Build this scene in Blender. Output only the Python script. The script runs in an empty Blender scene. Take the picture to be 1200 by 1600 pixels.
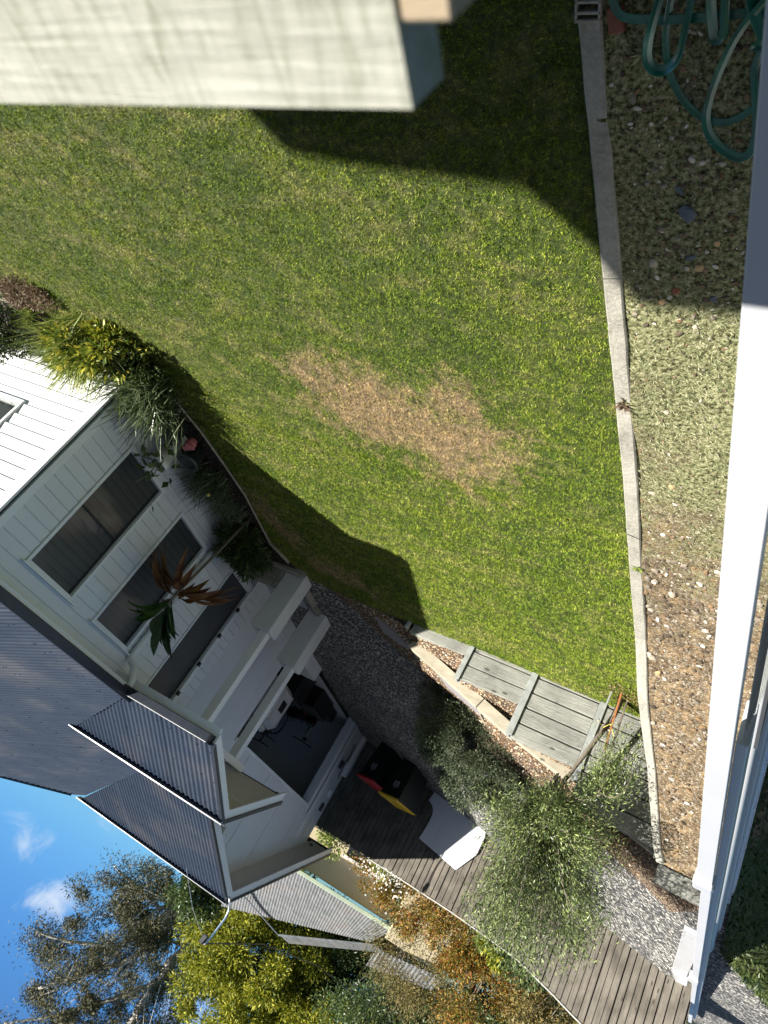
import bpy, math, random
import numpy as np
from mathutils import Vector, Matrix
R_=math.radians
rnd=random.Random(7); nr=np.random.RandomState(11)
S=bpy.context.scene
COL=S.collection
# ------------------------------------------------------------- camera
cd=bpy.data.cameras.new('camera'); cam=bpy.data.objects.new('camera',cd); COL.objects.link(cam)
CX=Vector((-0.85357014,0.19000823,-0.48509267)); CY=Vector((-0.29245815,0.59580784,0.74798479)); CF=Vector((0.43114528,0.78032678,-0.45299432))
mw=Matrix.Identity(4)
for i in range(3):
    mw[i][0]=CX[i]; mw[i][1]=-CY[i]; mw[i][2]=-CF[i]
mw[0][3]=0; mw[1][3]=0; mw[2][3]=3.4
cam.matrix_world=mw
cd.sensor_fit='VERTICAL'; cd.sensor_height=36; cd.sensor_width=27; cd.lens=36*1062.18/1600
cd.clip_start=.02; cd.clip_end=3000
cd.dof.use_dof=True; cd.dof.focus_distance=7.0; cd.dof.aperture_fstop=4.2
S.camera=cam
# ------------------------------------------------------------- sun and sky
SUNV=Vector((0.98,-0.85,1.0)).normalized()
elev=math.asin(SUNV.z)
sd=bpy.data.lights.new('sun','SUN'); sd.energy=5.0; sd.angle=R_(0.53); sd.color=(1,.95,.87)
so=bpy.data.objects.new('sun',sd); COL.objects.link(so); so.rotation_euler=SUNV.to_track_quat('Z','Y').to_euler(); so.location=(20,-17,20)
W=bpy.data.worlds.new('World'); S.world=W; W.use_nodes=True
nt=W.node_tree; nt.nodes.clear()
def N(nt,t,**k):
    n=nt.nodes.new(t)
    for a,b in k.items():
        if a.startswith('i_'): n.inputs[a[2:]].default_value=b
        else: setattr(n,a,b)
    return n
wo=N(nt,'ShaderNodeOutputWorld'); bg=N(nt,'ShaderNodeBackground'); bg.inputs[1].default_value=0.05
sky=N(nt,'ShaderNodeTexSky'); sky.sky_type='NISHITA'; sky.sun_disc=False; sky.sun_elevation=elev
sky.sun_rotation=math.atan2(SUNV.x,SUNV.y); sky.altitude=50; sky.air_density=1.0; sky.dust_density=.3; sky.ozone_density=2.2
tc=N(nt,'ShaderNodeTexCoord'); L=nt.links.new
def wmath(op,a,b=None,clamp=False):
    m=N(nt,'ShaderNodeMath',operation=op); m.use_clamp=clamp
    for i,q in enumerate((a,b)):
        if q is None: continue
        if isinstance(q,(int,float)): m.inputs[i].default_value=q
        else: L(q,m.inputs[i])
    return m.outputs[0]
def wmr(v,a,b):
    m=N(nt,'ShaderNodeMapRange'); m.interpolation_type='SMOOTHSTEP'; L(v,m.inputs[0]); m.inputs[1].default_value=a; m.inputs[2].default_value=b; return m.outputs[0]
tint=N(nt,'ShaderNodeMix',data_type='RGBA'); tint.blend_type='MULTIPLY'; tint.inputs[0].default_value=1; tint.inputs[7].default_value=(.38,.76,1.16,1); L(sky.outputs[0],tint.inputs[6])
sxyz=N(nt,'ShaderNodeSeparateXYZ'); L(tc.outputs['Generated'],sxyz.inputs[0])
# upper sky out of view: neutral colour added to set the ambient fill
hi=wmr(sxyz.outputs[2],.22,.50)
m1=N(nt,'ShaderNodeMix',data_type='RGBA'); m1.inputs[7].default_value=(1.35,1.48,1.72,1); L(hi,m1.inputs[0]); L(tint.outputs[2],m1.inputs[6])
no=N(nt,'ShaderNodeTexNoise'); no.inputs['Scale'].default_value=13; no.inputs['Detail'].default_value=9; no.inputs['Roughness'].default_value=.62; no.inputs['Distortion'].default_value=.5; L(tc.outputs['Generated'],no.inputs[0])
cl=None
for (dx,dy,dz),r_ in (((.543,.824,.163),.06),((.60,.79,.14),.05),((.545,.836,.055),.045),((.34,.924,.178),.09)):
    v=N(nt,'ShaderNodeVectorMath',operation='DISTANCE'); L(tc.outputs['Generated'],v.inputs[0]); v.inputs[1].default_value=Vector((dx,dy,dz)).normalized()
    q=wmath('SUBTRACT',1.0,wmath('DIVIDE',v.outputs['Value'],r_)); cl=q if cl is None else wmath('MAXIMUM',cl,q)
cl=wmath('ADD',wmath('MULTIPLY',wmath('MAXIMUM',cl,-.4),.55),wmath('MULTIPLY',wmath('SUBTRACT',no.outputs[0],.5),2.2))
cf=wmath('MULTIPLY',wmr(cl,.30,1.0),.8)
mx=N(nt,'ShaderNodeMix',data_type='RGBA'); mx.inputs[7].default_value=(7,7.4,7.8,1); L(cf,mx.inputs[0]); L(m1.outputs[2],mx.inputs[6]); L(mx.outputs[2],bg.inputs[0]); L(bg.outputs[0],wo.inputs[0])
S.render.engine='CYCLES'
S.view_settings.view_transform='Standard'; S.view_settings.look='None'; S.view_settings.gamma=1; S.view_settings.use_curve_mapping=False
S.view_settings.exposure=1.42
S.cycles.max_bounces=6; S.cycles.transparent_max_bounces=8
# ------------------------------------------------------------- mesh helpers
class MB:
    def __init__(s): s.v=[]; s.f=[]
    def quad(s,a,b,c,d):
        n=len(s.v); s.v+= [tuple(a),tuple(b),tuple(c),tuple(d)]; s.f.append((n,n+1,n+2,n+3)); return s
    def poly(s,pts):
        n=len(s.v); s.v+=[tuple(p) for p in pts]; s.f.append(tuple(range(n,n+len(pts)))); return s
    def box(s,x0,x1,y0,y1,z0,z1,b=0):
        if b<=0:
            return s.prism([(x0,y0),(x1,y0),(x1,y1),(x0,y1)],z0,z1)
        return s.obox((( x0+x1)/2,(y0+y1)/2,(z0+z1)/2),(1,0,0),(0,1,0),(0,0,1),x1-x0,y1-y0,z1-z0,b)
    def prism(s,pts,z0,z1):
        n=len(s.v); k=len(pts)
        z0f=z0 if callable(z0) else (lambda x,y:z0); z1f=z1 if callable(z1) else (lambda x,y:z1)
        s.v+=[(p[0],p[1],z0f(*p)) for p in pts]+[(p[0],p[1],z1f(*p)) for p in pts]
        s.f.append(tuple(n+i for i in reversed(range(k)))); s.f.append(tuple(n+k+i for i in range(k)))
        for i in range(k): j=(i+1)%k; s.f.append((n+i,n+j,n+k+j,n+k+i))
        return s
    def obox(s,c,ax,ay,az,lx,ly,lz,b=0):
        """oriented box, chamfered edges if b>0"""
        c=Vector(c); ax=Vector(ax).normalized(); ay=Vector(ay).normalized(); az=Vector(az).normalized()
        hx,hy,hz=lx/2,ly/2,lz/2
        if b<=0:
            n=len(s.v)
            for sz in (-1,1):
                for sx,sy in ((-1,-1),(1,-1),(1,1),(-1,1)): s.v.append(tuple(c+ax*sx*hx+ay*sy*hy+az*sz*hz))
            s.f+=[(n+3,n+2,n+1,n),(n+4,n+5,n+6,n+7),(n,n+1,n+5,n+4),(n+1,n+2,n+6,n+5),(n+2,n+3,n+7,n+6),(n+3,n,n+4,n+7)]
            return s
        b=min(b,hx*.9,hy*.9,hz*.9); n=len(s.v); idx={}
        for sx in (-1,1):
            for sy in (-1,1):
                for sz in (-1,1):
                    for k in range(3):
                        p=[sx*(hx-b),sy*(hy-b),sz*(hz-b)]; p[k]=(sx*hx,sy*hy,sz*hz)[k]
                        idx[(sx,sy,sz,k)]=len(s.v); s.v.append(tuple(c+ax*p[0]+ay*p[1]+az*p[2]))
        def I(a,b_,c_,k): return idx[(a,b_,c_,k)]
        for sgn in (-1,1):
            f=[I(sgn,-1,-1,0),I(sgn,1,-1,0),I(sgn,1,1,0),I(sgn,-1,1,0)]; s.f.append(tuple(f if sgn>0 else f[::-1]))
            f=[I(-1,sgn,-1,1),I(-1,sgn,1,1),I(1,sgn,1,1),I(1,sgn,-1,1)]; s.f.append(tuple(f if sgn>0 else f[::-1]))
            f=[I(-1,-1,sgn,2),I(1,-1,sgn,2),I(1,1,sgn,2),I(-1,1,sgn,2)]; s.f.append(tuple(f if sgn>0 else f[::-1]))
        for a in (-1,1):
            for b_ in (-1,1):
                s.f.append((I(a,b_,-1,0),I(a,b_,1,0),I(a,b_,1,1),I(a,b_,-1,1)))
                s.f.append((I(a,-1,b_,0),I(a,1,b_,0),I(a,1,b_,2),I(a,-1,b_,2)))
                s.f.append((I(-1,a,b_,1),I(1,a,b_,1),I(1,a,b_,2),I(-1,a,b_,2)))
                for c_ in (-1,1): pass
        for a in (-1,1):
            for b_ in (-1,1):
                for c_ in (-1,1): s.f.append((I(a,b_,c_,0),I(a,b_,c_,1),I(a,b_,c_,2)))
        return s
    def bar(s,p,q,w,h,b=0,up=(0,0,1),roll=0):
        p=Vector(p); q=Vector(q); a=(q-p); l=a.length; a.normalize(); u=Vector(up)
        if abs(a.dot(u))>.98: u=Vector((1,0,0))
        sd=a.cross(u).normalized(); u=sd.cross(a).normalized()
        if roll: m=Matrix.Rotation(roll,3,a); sd=m@sd; u=m@u
        return s.obox((p+q)/2,a,sd,u,l,w,h,b)
    def tube(s,pts,rad,seg=8,cap=True):
        pts=[Vector(p) for p in pts]; k=len(pts)
        if not hasattr(rad,'__len__'): rad=[rad]*k
        n=len(s.v); prev=None
        for i in range(k):
            t=(pts[min(i+1,k-1)]-pts[max(i-1,0)]).normalized()
            if prev is None:
                u=Vector((0,0,1)) if abs(t.z)<.9 else Vector((1,0,0)); u=(u-t*u.dot(t)).normalized()
            else: u=(prev-t*prev.dot(t)).normalized()
            prev=u; w=t.cross(u)
            for j in range(seg):
                a=2*math.pi*j/seg; s.v.append(tuple(pts[i]+(u*math.cos(a)+w*math.sin(a))*rad[i]))
        for i in range(k-1):
            for j in range(seg):
                a=n+i*seg+j; b=n+i*seg+(j+1)%seg; s.f.append((a,b,b+seg,a+seg))
        if cap: s.f.append(tuple(n+j for j in reversed(range(seg)))); s.f.append(tuple(n+(k-1)*seg+j for j in range(seg)))
        return s
    def lathe(s,c,prof,seg=16):
        n=len(s.v); k=len(prof); c=Vector(c)
        for r,z in prof:
            for j in range(seg): a=2*math.pi*j/seg; s.v.append((c.x+r*math.cos(a),c.y+r*math.sin(a),c.z+z))
        for i in range(k-1):
            for j in range(seg): a=n+i*seg+j; b=n+i*seg+(j+1)%seg; s.f.append((a,b,b+seg,a+seg))
        s.f.append(tuple(n+j for j in reversed(range(seg)))); s.f.append(tuple(n+(k-1)*seg+j for j in range(seg)))
        return s
    def rock(s,c,r,sx=1,sy=1,sz=.6,rr=rnd):
        n=len(s.v); rings=4; seg=7; c=Vector(c); rot=rr.random()*6.28
        s.v.append((c.x,c.y,c.z-r*sz))
        for i in range(1,rings):
            t=math.pi*i/rings
            for j in range(seg):
                a=2*math.pi*j/seg; q=r*(.75+.45*rr.random()); x=q*math.sin(t)*math.cos(a)*sx; y=q*math.sin(t)*math.sin(a)*sy
                s.v.append((c.x+x*math.cos(rot)-y*math.sin(rot),c.y+x*math.sin(rot)+y*math.cos(rot),c.z-q*math.cos(t)*sz))
        s.v.append((c.x,c.y,c.z+r*sz*.8)); t=len(s.v)-1
        for j in range(seg): s.f.append((n,n+1+(j+1)%seg,n+1+j))
        for i in range(rings-2):
            for j in range(seg): a=n+1+i*seg+j; b=n+1+i*seg+(j+1)%seg; s.f.append((a,b,b+seg,a+seg))
        q=n+1+(rings-2)*seg
        for j in range(seg): s.f.append((q+j,q+(j+1)%seg,t))
        return s
    def build(s,name,mat,parent=None,smooth=False,origin=None):
        me=bpy.data.meshes.new(name)
        v=s.v
        if origin is not None: v=[(a-origin[0],b-origin[1],c-origin[2]) for a,b,c in v]
        me.from_pydata(v,[],s.f); me.update()
        if smooth: me.polygons.foreach_set('use_smooth',[True]*len(me.polygons))
        return link(name,me,mat,parent,origin)
def link(name,me,mat,parent=None,origin=None):
    if mat is not None: me.materials.append(mat)
    o=bpy.data.objects.new(name,me); COL.objects.link(o)
    if parent is not None:
        o.parent=parent; 
        if origin is None:
            # geometry is given in world coordinates
            off=wloc(parent); o.location=(-off[0],-off[1],-off[2])
    elif origin is not None: o.location=origin
    return o
def wloc(o):
    l=Vector((0,0,0))
    while o is not None: l+=o.location; o=o.parent
    return l
def thing(name,label,cat,loc=(0,0,0),group=None):
    o=bpy.data.objects.new(name,None); COL.objects.link(o); o.location=loc; o.empty_display_size=.1
    return tag(o,label,cat,group)
def tag(o,label,cat,group=None):
    o['label']=label; o['category']=cat
    if group: o['group']=group
    return o
def struct(o,k='structure'): o['kind']=k; return o
def fastmesh(name,verts,nper):
    """verts (n*nper,3) -> n faces of nper verts"""
    verts=np.asarray(verts,dtype=np.float32).reshape(-1,3); n=len(verts)//nper
    me=bpy.data.meshes.new(name); me.vertices.add(len(verts)); me.vertices.foreach_set('co',verts.ravel())
    me.loops.add(len(verts)); me.loops.foreach_set('vertex_index',np.arange(len(verts),dtype=np.int32))
    me.polygons.add(n); me.polygons.foreach_set('loop_start',np.arange(0,len(verts),nper,dtype=np.int32)); me.polygons.foreach_set('loop_total',np.full(n,nper,dtype=np.int32))
    me.update(); me.validate(); return me
def nrm(a): return a/np.maximum(np.linalg.norm(a,axis=-1,keepdims=True),1e-9)
def leafmesh(name,P,D,ln,wd,fold=.25,droop=0.0):
    """many small pointed leaves: base P, direction D, length ln, width wd; each a kite of 2 tris (4 verts)"""
    P=np.asarray(P,float); n=len(P); D=nrm(np.asarray(D,float)); ln=np.broadcast_to(ln,(n,))[:,None]; wd=np.broadcast_to(wd,(n,))[:,None]
    r=nrm(nr.normal(size=(n,3))); side=nrm(np.cross(D,r)); up=np.cross(side,D)
    mid=P+D*ln*.45
    tip=P+D*ln+np.array([0,0,-1.])*ln*droop
    V=np.stack([P,mid+side*wd*.5+up*wd*fold*.5,tip,mid-side*wd*.5+up*wd*fold*.5],1)
    return fastmesh(name,V.reshape(-1,3),4)
def blademesh(name,P,D,ln,wd,bend):
    """strappy blades: P base, D initial dir, curve down by bend; 4 segments"""
    P=np.asarray(P,float); n=len(P); D=nrm(np.asarray(D,float)); ln=np.broadcast_to(ln,(n,))[:,None]; bend=np.broadcast_to(bend,(n,))[:,None]
    side=nrm(np.cross(D,np.array([0,0,1.])+.3*nr.normal(size=(n,3)))); K=5; quads=[]
    pts=[];ws=[]
    for k in range(K+1):
        t=k/K; c=P+D*ln*t; c[:,2:3]-= bend*ln*t*t; pts.append(c); ws.append(wd*(.6+.8*t if t<.4 else (1-t)*1.5+.04))
    for k in range(K):
        quads.append(np.stack([pts[k]-side*ws[k]*.5,pts[k]+side*ws[k]*.5,pts[k+1]+side*ws[k+1]*.5,pts[k+1]-side*ws[k+1]*.5],1))
    return fastmesh(name,np.concatenate(quads,0).reshape(-1,3),4)
# ------------------------------------------------------------- materials
def mat(name,base,rough=.6,metal=0,spec=.5):
    m=bpy.data.materials.new(name); m.use_nodes=True; b=m.node_tree.nodes['Principled BSDF']
    b.inputs['Base Color'].default_value=(*base,1); b.inputs['Roughness'].default_value=rough; b.inputs['Metallic'].default_value=metal
    b.inputs['Specular IOR Level'].default_value=spec
    return m
def nodes(m): return m.node_tree, m.node_tree.nodes['Principled BSDF']
def pos(nt,scale=(1,1,1)):
    g=N(nt,'ShaderNodeNewGeometry'); mp=N(nt,'ShaderNodeMapping'); mp.inputs['Scale'].default_value=scale; nt.links.new(g.outputs['Position'],mp.inputs[0]); return mp.outputs[0]
def noise(nt,vec,scale,detail=4,rough=.55,dist=0):
    n=N(nt,'ShaderNodeTexNoise'); n.inputs['Scale'].default_value=scale; n.inputs['Detail'].default_value=detail; n.inputs['Roughness'].default_value=rough; n.inputs['Distortion'].default_value=dist
    nt.links.new(vec,n.inputs[0]); return n.outputs[0]
def ramp(nt,fac,stops,interp='LINEAR'):
    r=N(nt,'ShaderNodeValToRGB'); cr=r.color_ramp; cr.interpolation=interp
    while len(cr.elements)<len(stops): cr.elements.new(.5)
    for e,(p,c) in zip(cr.elements,stops): e.position=p; e.color=(*c,1) if len(c)==3 else c
    nt.links.new(fac,r.inputs[0]); return r.outputs[0]
def mix(nt,fac,a,b,mode='MIX'):
    m=N(nt,'ShaderNodeMix',data_type='RGBA'); m.blend_type=mode
    for s,i in ((fac,0),(a,6),(b,7)):
        if hasattr(s,'links') or hasattr(s,'is_linked'): nt.links.new(s,m.inputs[i])
        elif i==0: m.inputs[0].default_value=s
        else: m.inputs[i].default_value=(*s,1)
    return m.outputs[2]
def math_(nt,op,a,b=None,clamp=False):
    m=N(nt,'ShaderNodeMath',operation=op); m.use_clamp=clamp
    for i,s in enumerate((a,b)):
        if s is None: continue
        if isinstance(s,(int,float)): m.inputs[i].default_value=s
        else: nt.links.new(s,m.inputs[i])
    return m.outputs[0]
def bump(nt,b,h,dist=.01,strength=1):
    n=N(nt,'ShaderNodeBump'); n.inputs['Distance'].default_value=dist; n.inputs['Strength'].default_value=strength; nt.links.new(h,n.inputs['Height']); nt.links.new(n.outputs[0],b.inputs['Normal']); return n
def paint(name,base,rough=.5,var=.06,dirt=(.3,.28,.24),dirtamt=.12,sc=2.0,bmp=.0006):
    m=mat(name,base,rough); nt,b=nodes(m); p=pos(nt)
    n1=noise(nt,p,sc,6,.6); n2=noise(nt,p,60,3)
    c=ramp(nt,n1,[(.3,tuple(x*(1-var) for x in base)),(.7,tuple(min(1,x*(1+var)) for x in base))])
    p2=pos(nt,(6,6,1.2)); n3=noise(nt,p2,2.2,7,.65); d=math_(nt,'MULTIPLY',ramp(nt,n3,[(.52,(0,0,0)),(.8,(1,1,1))]),dirtamt)
    c=mix(nt,d,c,dirt); nt.links.new(c,b.inputs['Base Color']); bump(nt,b,n2,bmp)
    nt.links.new(ramp(nt,n1,[(.3,(rough*.85,)*3),(.7,(min(1,rough*1.2),)*3)]),b.inputs['Roughness'])
    return m
M={}
M['wb']=paint('white_weatherboard_paint',(.66,.67,.67),.55,.035,dirtamt=.10)
M['render']=paint('white_render',(.60,.61,.61),.7,.05,dirtamt=.18,bmp=.002)
M['trim']=paint('white_trim_paint',(.72,.73,.73),.4,.03,dirtamt=.08)
M['soffit']=paint('soffit_sheet',(.62,.60,.55),.7,.03,dirtamt=.08)
M['greydoor']=paint('charcoal_paint',(.045,.047,.05),.5,.06,dirtamt=.03)
M['gutter']=paint('dark_blue_grey_metal_paint',(.015,.019,.028),.35,.06,dirtamt=.05)
M['black']=mat('black_plastic',(.01,.01,.01),.4)
M['floor_conc']=paint('garage_floor_concrete',(.42,.43,.44),.8,.12,dirtamt=.3)
M['darkwall']=paint('garage_inner_wall',(.48,.49,.50),.8,.06)
def corr_mat(name,base,rough=.38,metal=.25,streak=.25,dirt=(.12,.11,.1),axis=(.25,6,6)):
    m=mat(name,base,rough,metal); nt,b=nodes(m); p=pos(nt,axis); n1=noise(nt,p,1.5,6,.6); p2=pos(nt); n2=noise(nt,p2,1.1,5)
    c=ramp(nt,n1,[(.3,tuple(x*(1-streak) for x in base)),(.72,tuple(x*(1+streak) for x in base))])
    c=mix(nt,math_(nt,'MULTIPLY',ramp(nt,n2,[(.5,(0,0,0)),(.75,(1,1,1))]),.3),c,dirt)
    nt.links.new(c,b.inputs['Base Color']); nt.links.new(ramp(nt,n2,[(.3,(rough*.8,)*3),(.7,(rough*1.4,)*3)]),b.inputs['Roughness']); return m
M['roof']=corr_mat('blue_grey_corrugated_steel',(.028,.040,.064),.36,.0,.12)
M['zinc']=corr_mat('weathered_zincalume_roof',(.25,.26,.27),.45,.35,.3,(.25,.16,.1),(6,.4,6))
M['flash']=paint('roof_flashing',(.05,.06,.08),.35,.05,dirtamt=.05)
M['galv']=paint('galvanised_steel',(.40,.42,.40),.5,.18,dirtamt=.3,sc=9); M['galv'].node_tree.nodes['Principled BSDF'].inputs['Metallic'].default_value=.35
M['steelpipe']=mat('bright_steel_pipe',(.6,.6,.6),.3,.8)
def glass():
    m=mat('window_glass',(.02,.024,.028),.06,0,.8); nt,b=nodes(m); p=pos(nt); n=noise(nt,p,1.3,3); bump(nt,b,n,.004,.3); return m
M['glass']=glass()
def blind():
    m=mat('dark_slat_blind',(.10,.11,.12),.5); nt,b=nodes(m); p=pos(nt); sx=N(nt,'ShaderNodeSeparateXYZ'); nt.links.new(p,sx.inputs[0])
    w=math_(nt,'FRACT',math_(nt,'MULTIPLY',sx.outputs[2],10.0)); c=ramp(nt,w,[(0,(.006,.007,.008)),(.12,(.032,.037,.040)),(.85,(.042,.047,.050)),(1,(.02,.022,.024))]); nt.links.new(c,b.inputs['Base Color'])
    b.inputs['Coat Weight'].default_value=.6; b.inputs['Coat Roughness'].default_value=.08
    return m
M['blind']=blind()
def timber(name,c0,c1,grain_axis=0,rough=.85,fine=1.0,per=True,tint=None,bmp=.004,dark=(.03,.026,.022),knots=True):
    m=mat(name,c0,rough,0,.2); nt,b=nodes(m)
    g=N(nt,'ShaderNodeNewGeometry'); tc=N(nt,'ShaderNodeTexCoord')
    off=N(nt,'ShaderNodeVectorMath',operation='ADD'); sc=[22*fine]*3; sc[grain_axis]=1.1*fine
    rm=N(nt,'ShaderNodeVectorMath',operation='SCALE'); cv=N(nt,'ShaderNodeCombineXYZ')
    for i in range(3): nt.links.new(g.outputs['Random Per Island'],cv.inputs[i])
    nt.links.new(cv.outputs[0],rm.inputs[0]); rm.inputs['Scale'].default_value=37.0
    nt.links.new(g.outputs['Position'],off.inputs[0]); nt.links.new(rm.outputs[0],off.inputs[1])
    mp=N(nt,'ShaderNodeMapping'); mp.inputs['Scale'].default_value=sc; nt.links.new(off.outputs[0],mp.inputs[0])
    n1=noise(nt,mp.outputs[0],1.0,9,.78,.6); n2=noise(nt,off.outputs[0],3.0,3)
    c=ramp(nt,n1,[(.28,dark),(.42,c0),(.66,c1),(.85,tuple(min(1,x*1.15) for x in c1))])
    c=mix(nt,.55,c,ramp(nt,n2,[(.3,tuple(x*.75 for x in c0)),(.7,c1)]))
    if per:
        t=ramp(nt,g.outputs['Random Per Island'],tint or [(0,(.5,.5,.5)),(.25,(.85,.9,.80)),(.5,(1.1,1.08,1.05)),(.68,(.80,.68,.58)),(.82,(1.3,1.32,1.35)),(1,(.7,.72,.74))]); c=mix(nt,1.0,c,t,'MULTIPLY')
    if knots:
        vo=N(nt,'ShaderNodeTexVoronoi'); ks=[7.5]*3; ks[grain_axis]=3.2; mk=N(nt,'ShaderNodeMapping'); mk.inputs['Scale'].default_value=ks; nt.links.new(off.outputs[0],mk.inputs[0]); nt.links.new(mk.outputs[0],vo.inputs[0]); vo.inputs['Scale'].default_value=1
        k=ramp(nt,vo.outputs['Distance'],[(.0,(1,1,1)),(.10,(.8,.8,.8)),(.15,(0,0,0))]); c=mix(nt,math_(nt,'MULTIPLY',k,.8),c,dark)
    nt.links.new(c,b.inputs['Base Color']); bump(nt,b,n1,bmp); return m
M['sleeper']=timber('weathered_grey_sleeper',(.20,.20,.185),(.42,.42,.38),0,bmp=.022,dark=(.03,.03,.026),fine=3.0,tint=[(0,(.8,.8,.8)),(.5,(1.02,1.03,1.0)),(1,(1.2,1.2,1.18))])
M['paling']=timber('fence_paling_timber',(.062,.060,.053),(.20,.192,.170),2,fine=1.5,bmp=.003,dark=(.02,.016,.012))
M['coping']=timber('pale_pine_beam',(.30,.27,.20),(.46,.42,.33),0,fine=.8,per=False)
M['rail']=timber('sun_bleached_rail',(.38,.385,.32),(.58,.585,.51),0,fine=6,per=False,dark=(.13,.14,.10),knots=False)
nt_,b_=nodes(M['rail']); p_=pos(nt_,(26,4,9)); n_=noise(nt_,p_,3.2,6,.7,.8); c_=b_.inputs['Base Color'].links[0].from_socket; nt_.links.new(mix(nt_,1,c_,ramp(nt_,n_,[(.34,(.68,.70,.62)),(.5,(1,1,1)),(.7,(1.12,1.12,1.1))]),'MULTIPLY'),b_.inputs['Base Color'])
M['rail2']=timber('tan_rail',(.34,.27,.18),(.5,.4,.28),0,fine=2,per=False,knots=False)
M['bark']=timber('tree_bark',(.10,.08,.06),(.22,.19,.15),2,fine=1.5,per=False,knots=False,bmp=.006)
M['twig']=mat('grey_brown_twig',(.20,.17,.13),.8)
M['gumbark']=timber('pale_gum_bark',(.30,.28,.25),(.55,.53,.49),2,fine=.4,per=False,knots=False,dark=(.12,.10,.09))
M['oranget']=mat('orange_stained_stake',(.34,.13,.04),.6)
M['cap']=paint('fence_capping_paint',(.33,.33,.31),.6,.06,dirtamt=.3)
def concrete():
    m=mat('weathered_concrete',(.4,.38,.33),.9,0,.2); nt,b=nodes(m); p=pos(nt); n1=noise(nt,p,3.5,8,.7); n2=noise(nt,p,45,6,.7); vo=N(nt,'ShaderNodeTexVoronoi'); nt.links.new(p,vo.inputs[0]); vo.inputs['Scale'].default_value=38
    c=ramp(nt,n1,[(.3,(.15,.145,.125)),(.5,(.27,.26,.22)),(.7,(.36,.345,.30))]); c=mix(nt,ramp(nt,n2,[(.45,(0,0,0)),(.7,(.6,.6,.6))]),c,(.42,.40,.35))
    c=mix(nt,ramp(nt,vo.outputs['Distance'],[(.05,(.7,.7,.7)),(.14,(0,0,0))]),c,(.09,.085,.08))
    nt.links.new(c,b.inputs['Base Color']); bump(nt,b,n2,.008); return m
M['conc']=concrete()
def aggregate():
    m=mat('exposed_aggregate',(.2,.2,.2),.75,0,.4); nt,b=nodes(m); p=pos(nt)
    vo=N(nt,'ShaderNodeTexVoronoi'); nt.links.new(p,vo.inputs[0]); vo.inputs['Scale'].default_value=38
    vo2=N(nt,'ShaderNodeTexVoronoi'); nt.links.new(p,vo2.inputs[0]); vo2.inputs['Scale'].default_value=38
    sx=N(nt,'ShaderNodeSeparateColor'); nt.links.new(vo.outputs['Color'],sx.inputs[0]); sx2=N(nt,'ShaderNodeSeparateColor'); nt.links.new(vo2.outputs['Color'],sx2.inputs[0])
    c=ramp(nt,sx.outputs[0],[(0,(.012,.013,.015)),(.45,(.045,.047,.048)),(.70,(.10,.10,.097)),(.84,(.28,.27,.255)),(1,(.60,.58,.53))])
    c2=ramp(nt,sx2.outputs[0],[(0,(.03,.032,.035)),(.6,(.10,.10,.10)),(.9,(.38,.36,.33))]); c=mix(nt,.3,c,c2)
    n=noise(nt,p,.9,5); c=mix(nt,1,c,ramp(nt,n,[(.3,(.72,.72,.74)),(.7,(1.15,1.15,1.12))]),'MULTIPLY')
    nt.links.new(c,b.inputs['Base Color']); bump(nt,b,vo.outputs['Distance'],.006,.4); return m
M['agg']=aggregate()
def pebble_soil(name,cols,sc=55,soil=(.06,.045,.035),rough=.9):
    m=mat(name,soil,rough,0,.25); nt,b=nodes(m); p=pos(nt)
    vo=N(nt,'ShaderNodeTexVoronoi'); nt.links.new(p,vo.inputs[0]); vo.inputs['Scale'].default_value=sc; vo.inputs['Randomness'].default_value=1
    s=N(nt,'ShaderNodeSeparateColor'); nt.links.new(vo.outputs['Color'],s.inputs[0]); k=len(cols)
    c=ramp(nt,s.outputs[0],[(i/k,cc) for i,cc in enumerate(cols)],'CONSTANT')
    e=ramp(nt,vo.outputs['Distance'],[(.30,(0,0,0)),(.62,(1,1,1))]); c=mix(nt,e,c,soil)
    n=noise(nt,p,1.5,6); c=mix(nt,1,c,ramp(nt,n,[(.3,(.7,.7,.7)),(.7,(1.2,1.2,1.2))]),'MULTIPLY')
    nt.links.new(c,b.inputs['Base Color']); h=math_(nt,'SUBTRACT',1,vo.outputs['Distance']); bump(nt,b,h,.02,.8); return m
M['leafpeb']=pebble_soil('brown_pebble_mulch',[(.17,.10,.06),(.30,.22,.14),(.10,.06,.04),(.36,.29,.21),(.22,.14,.085),(.45,.38,.28)],46)
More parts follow.
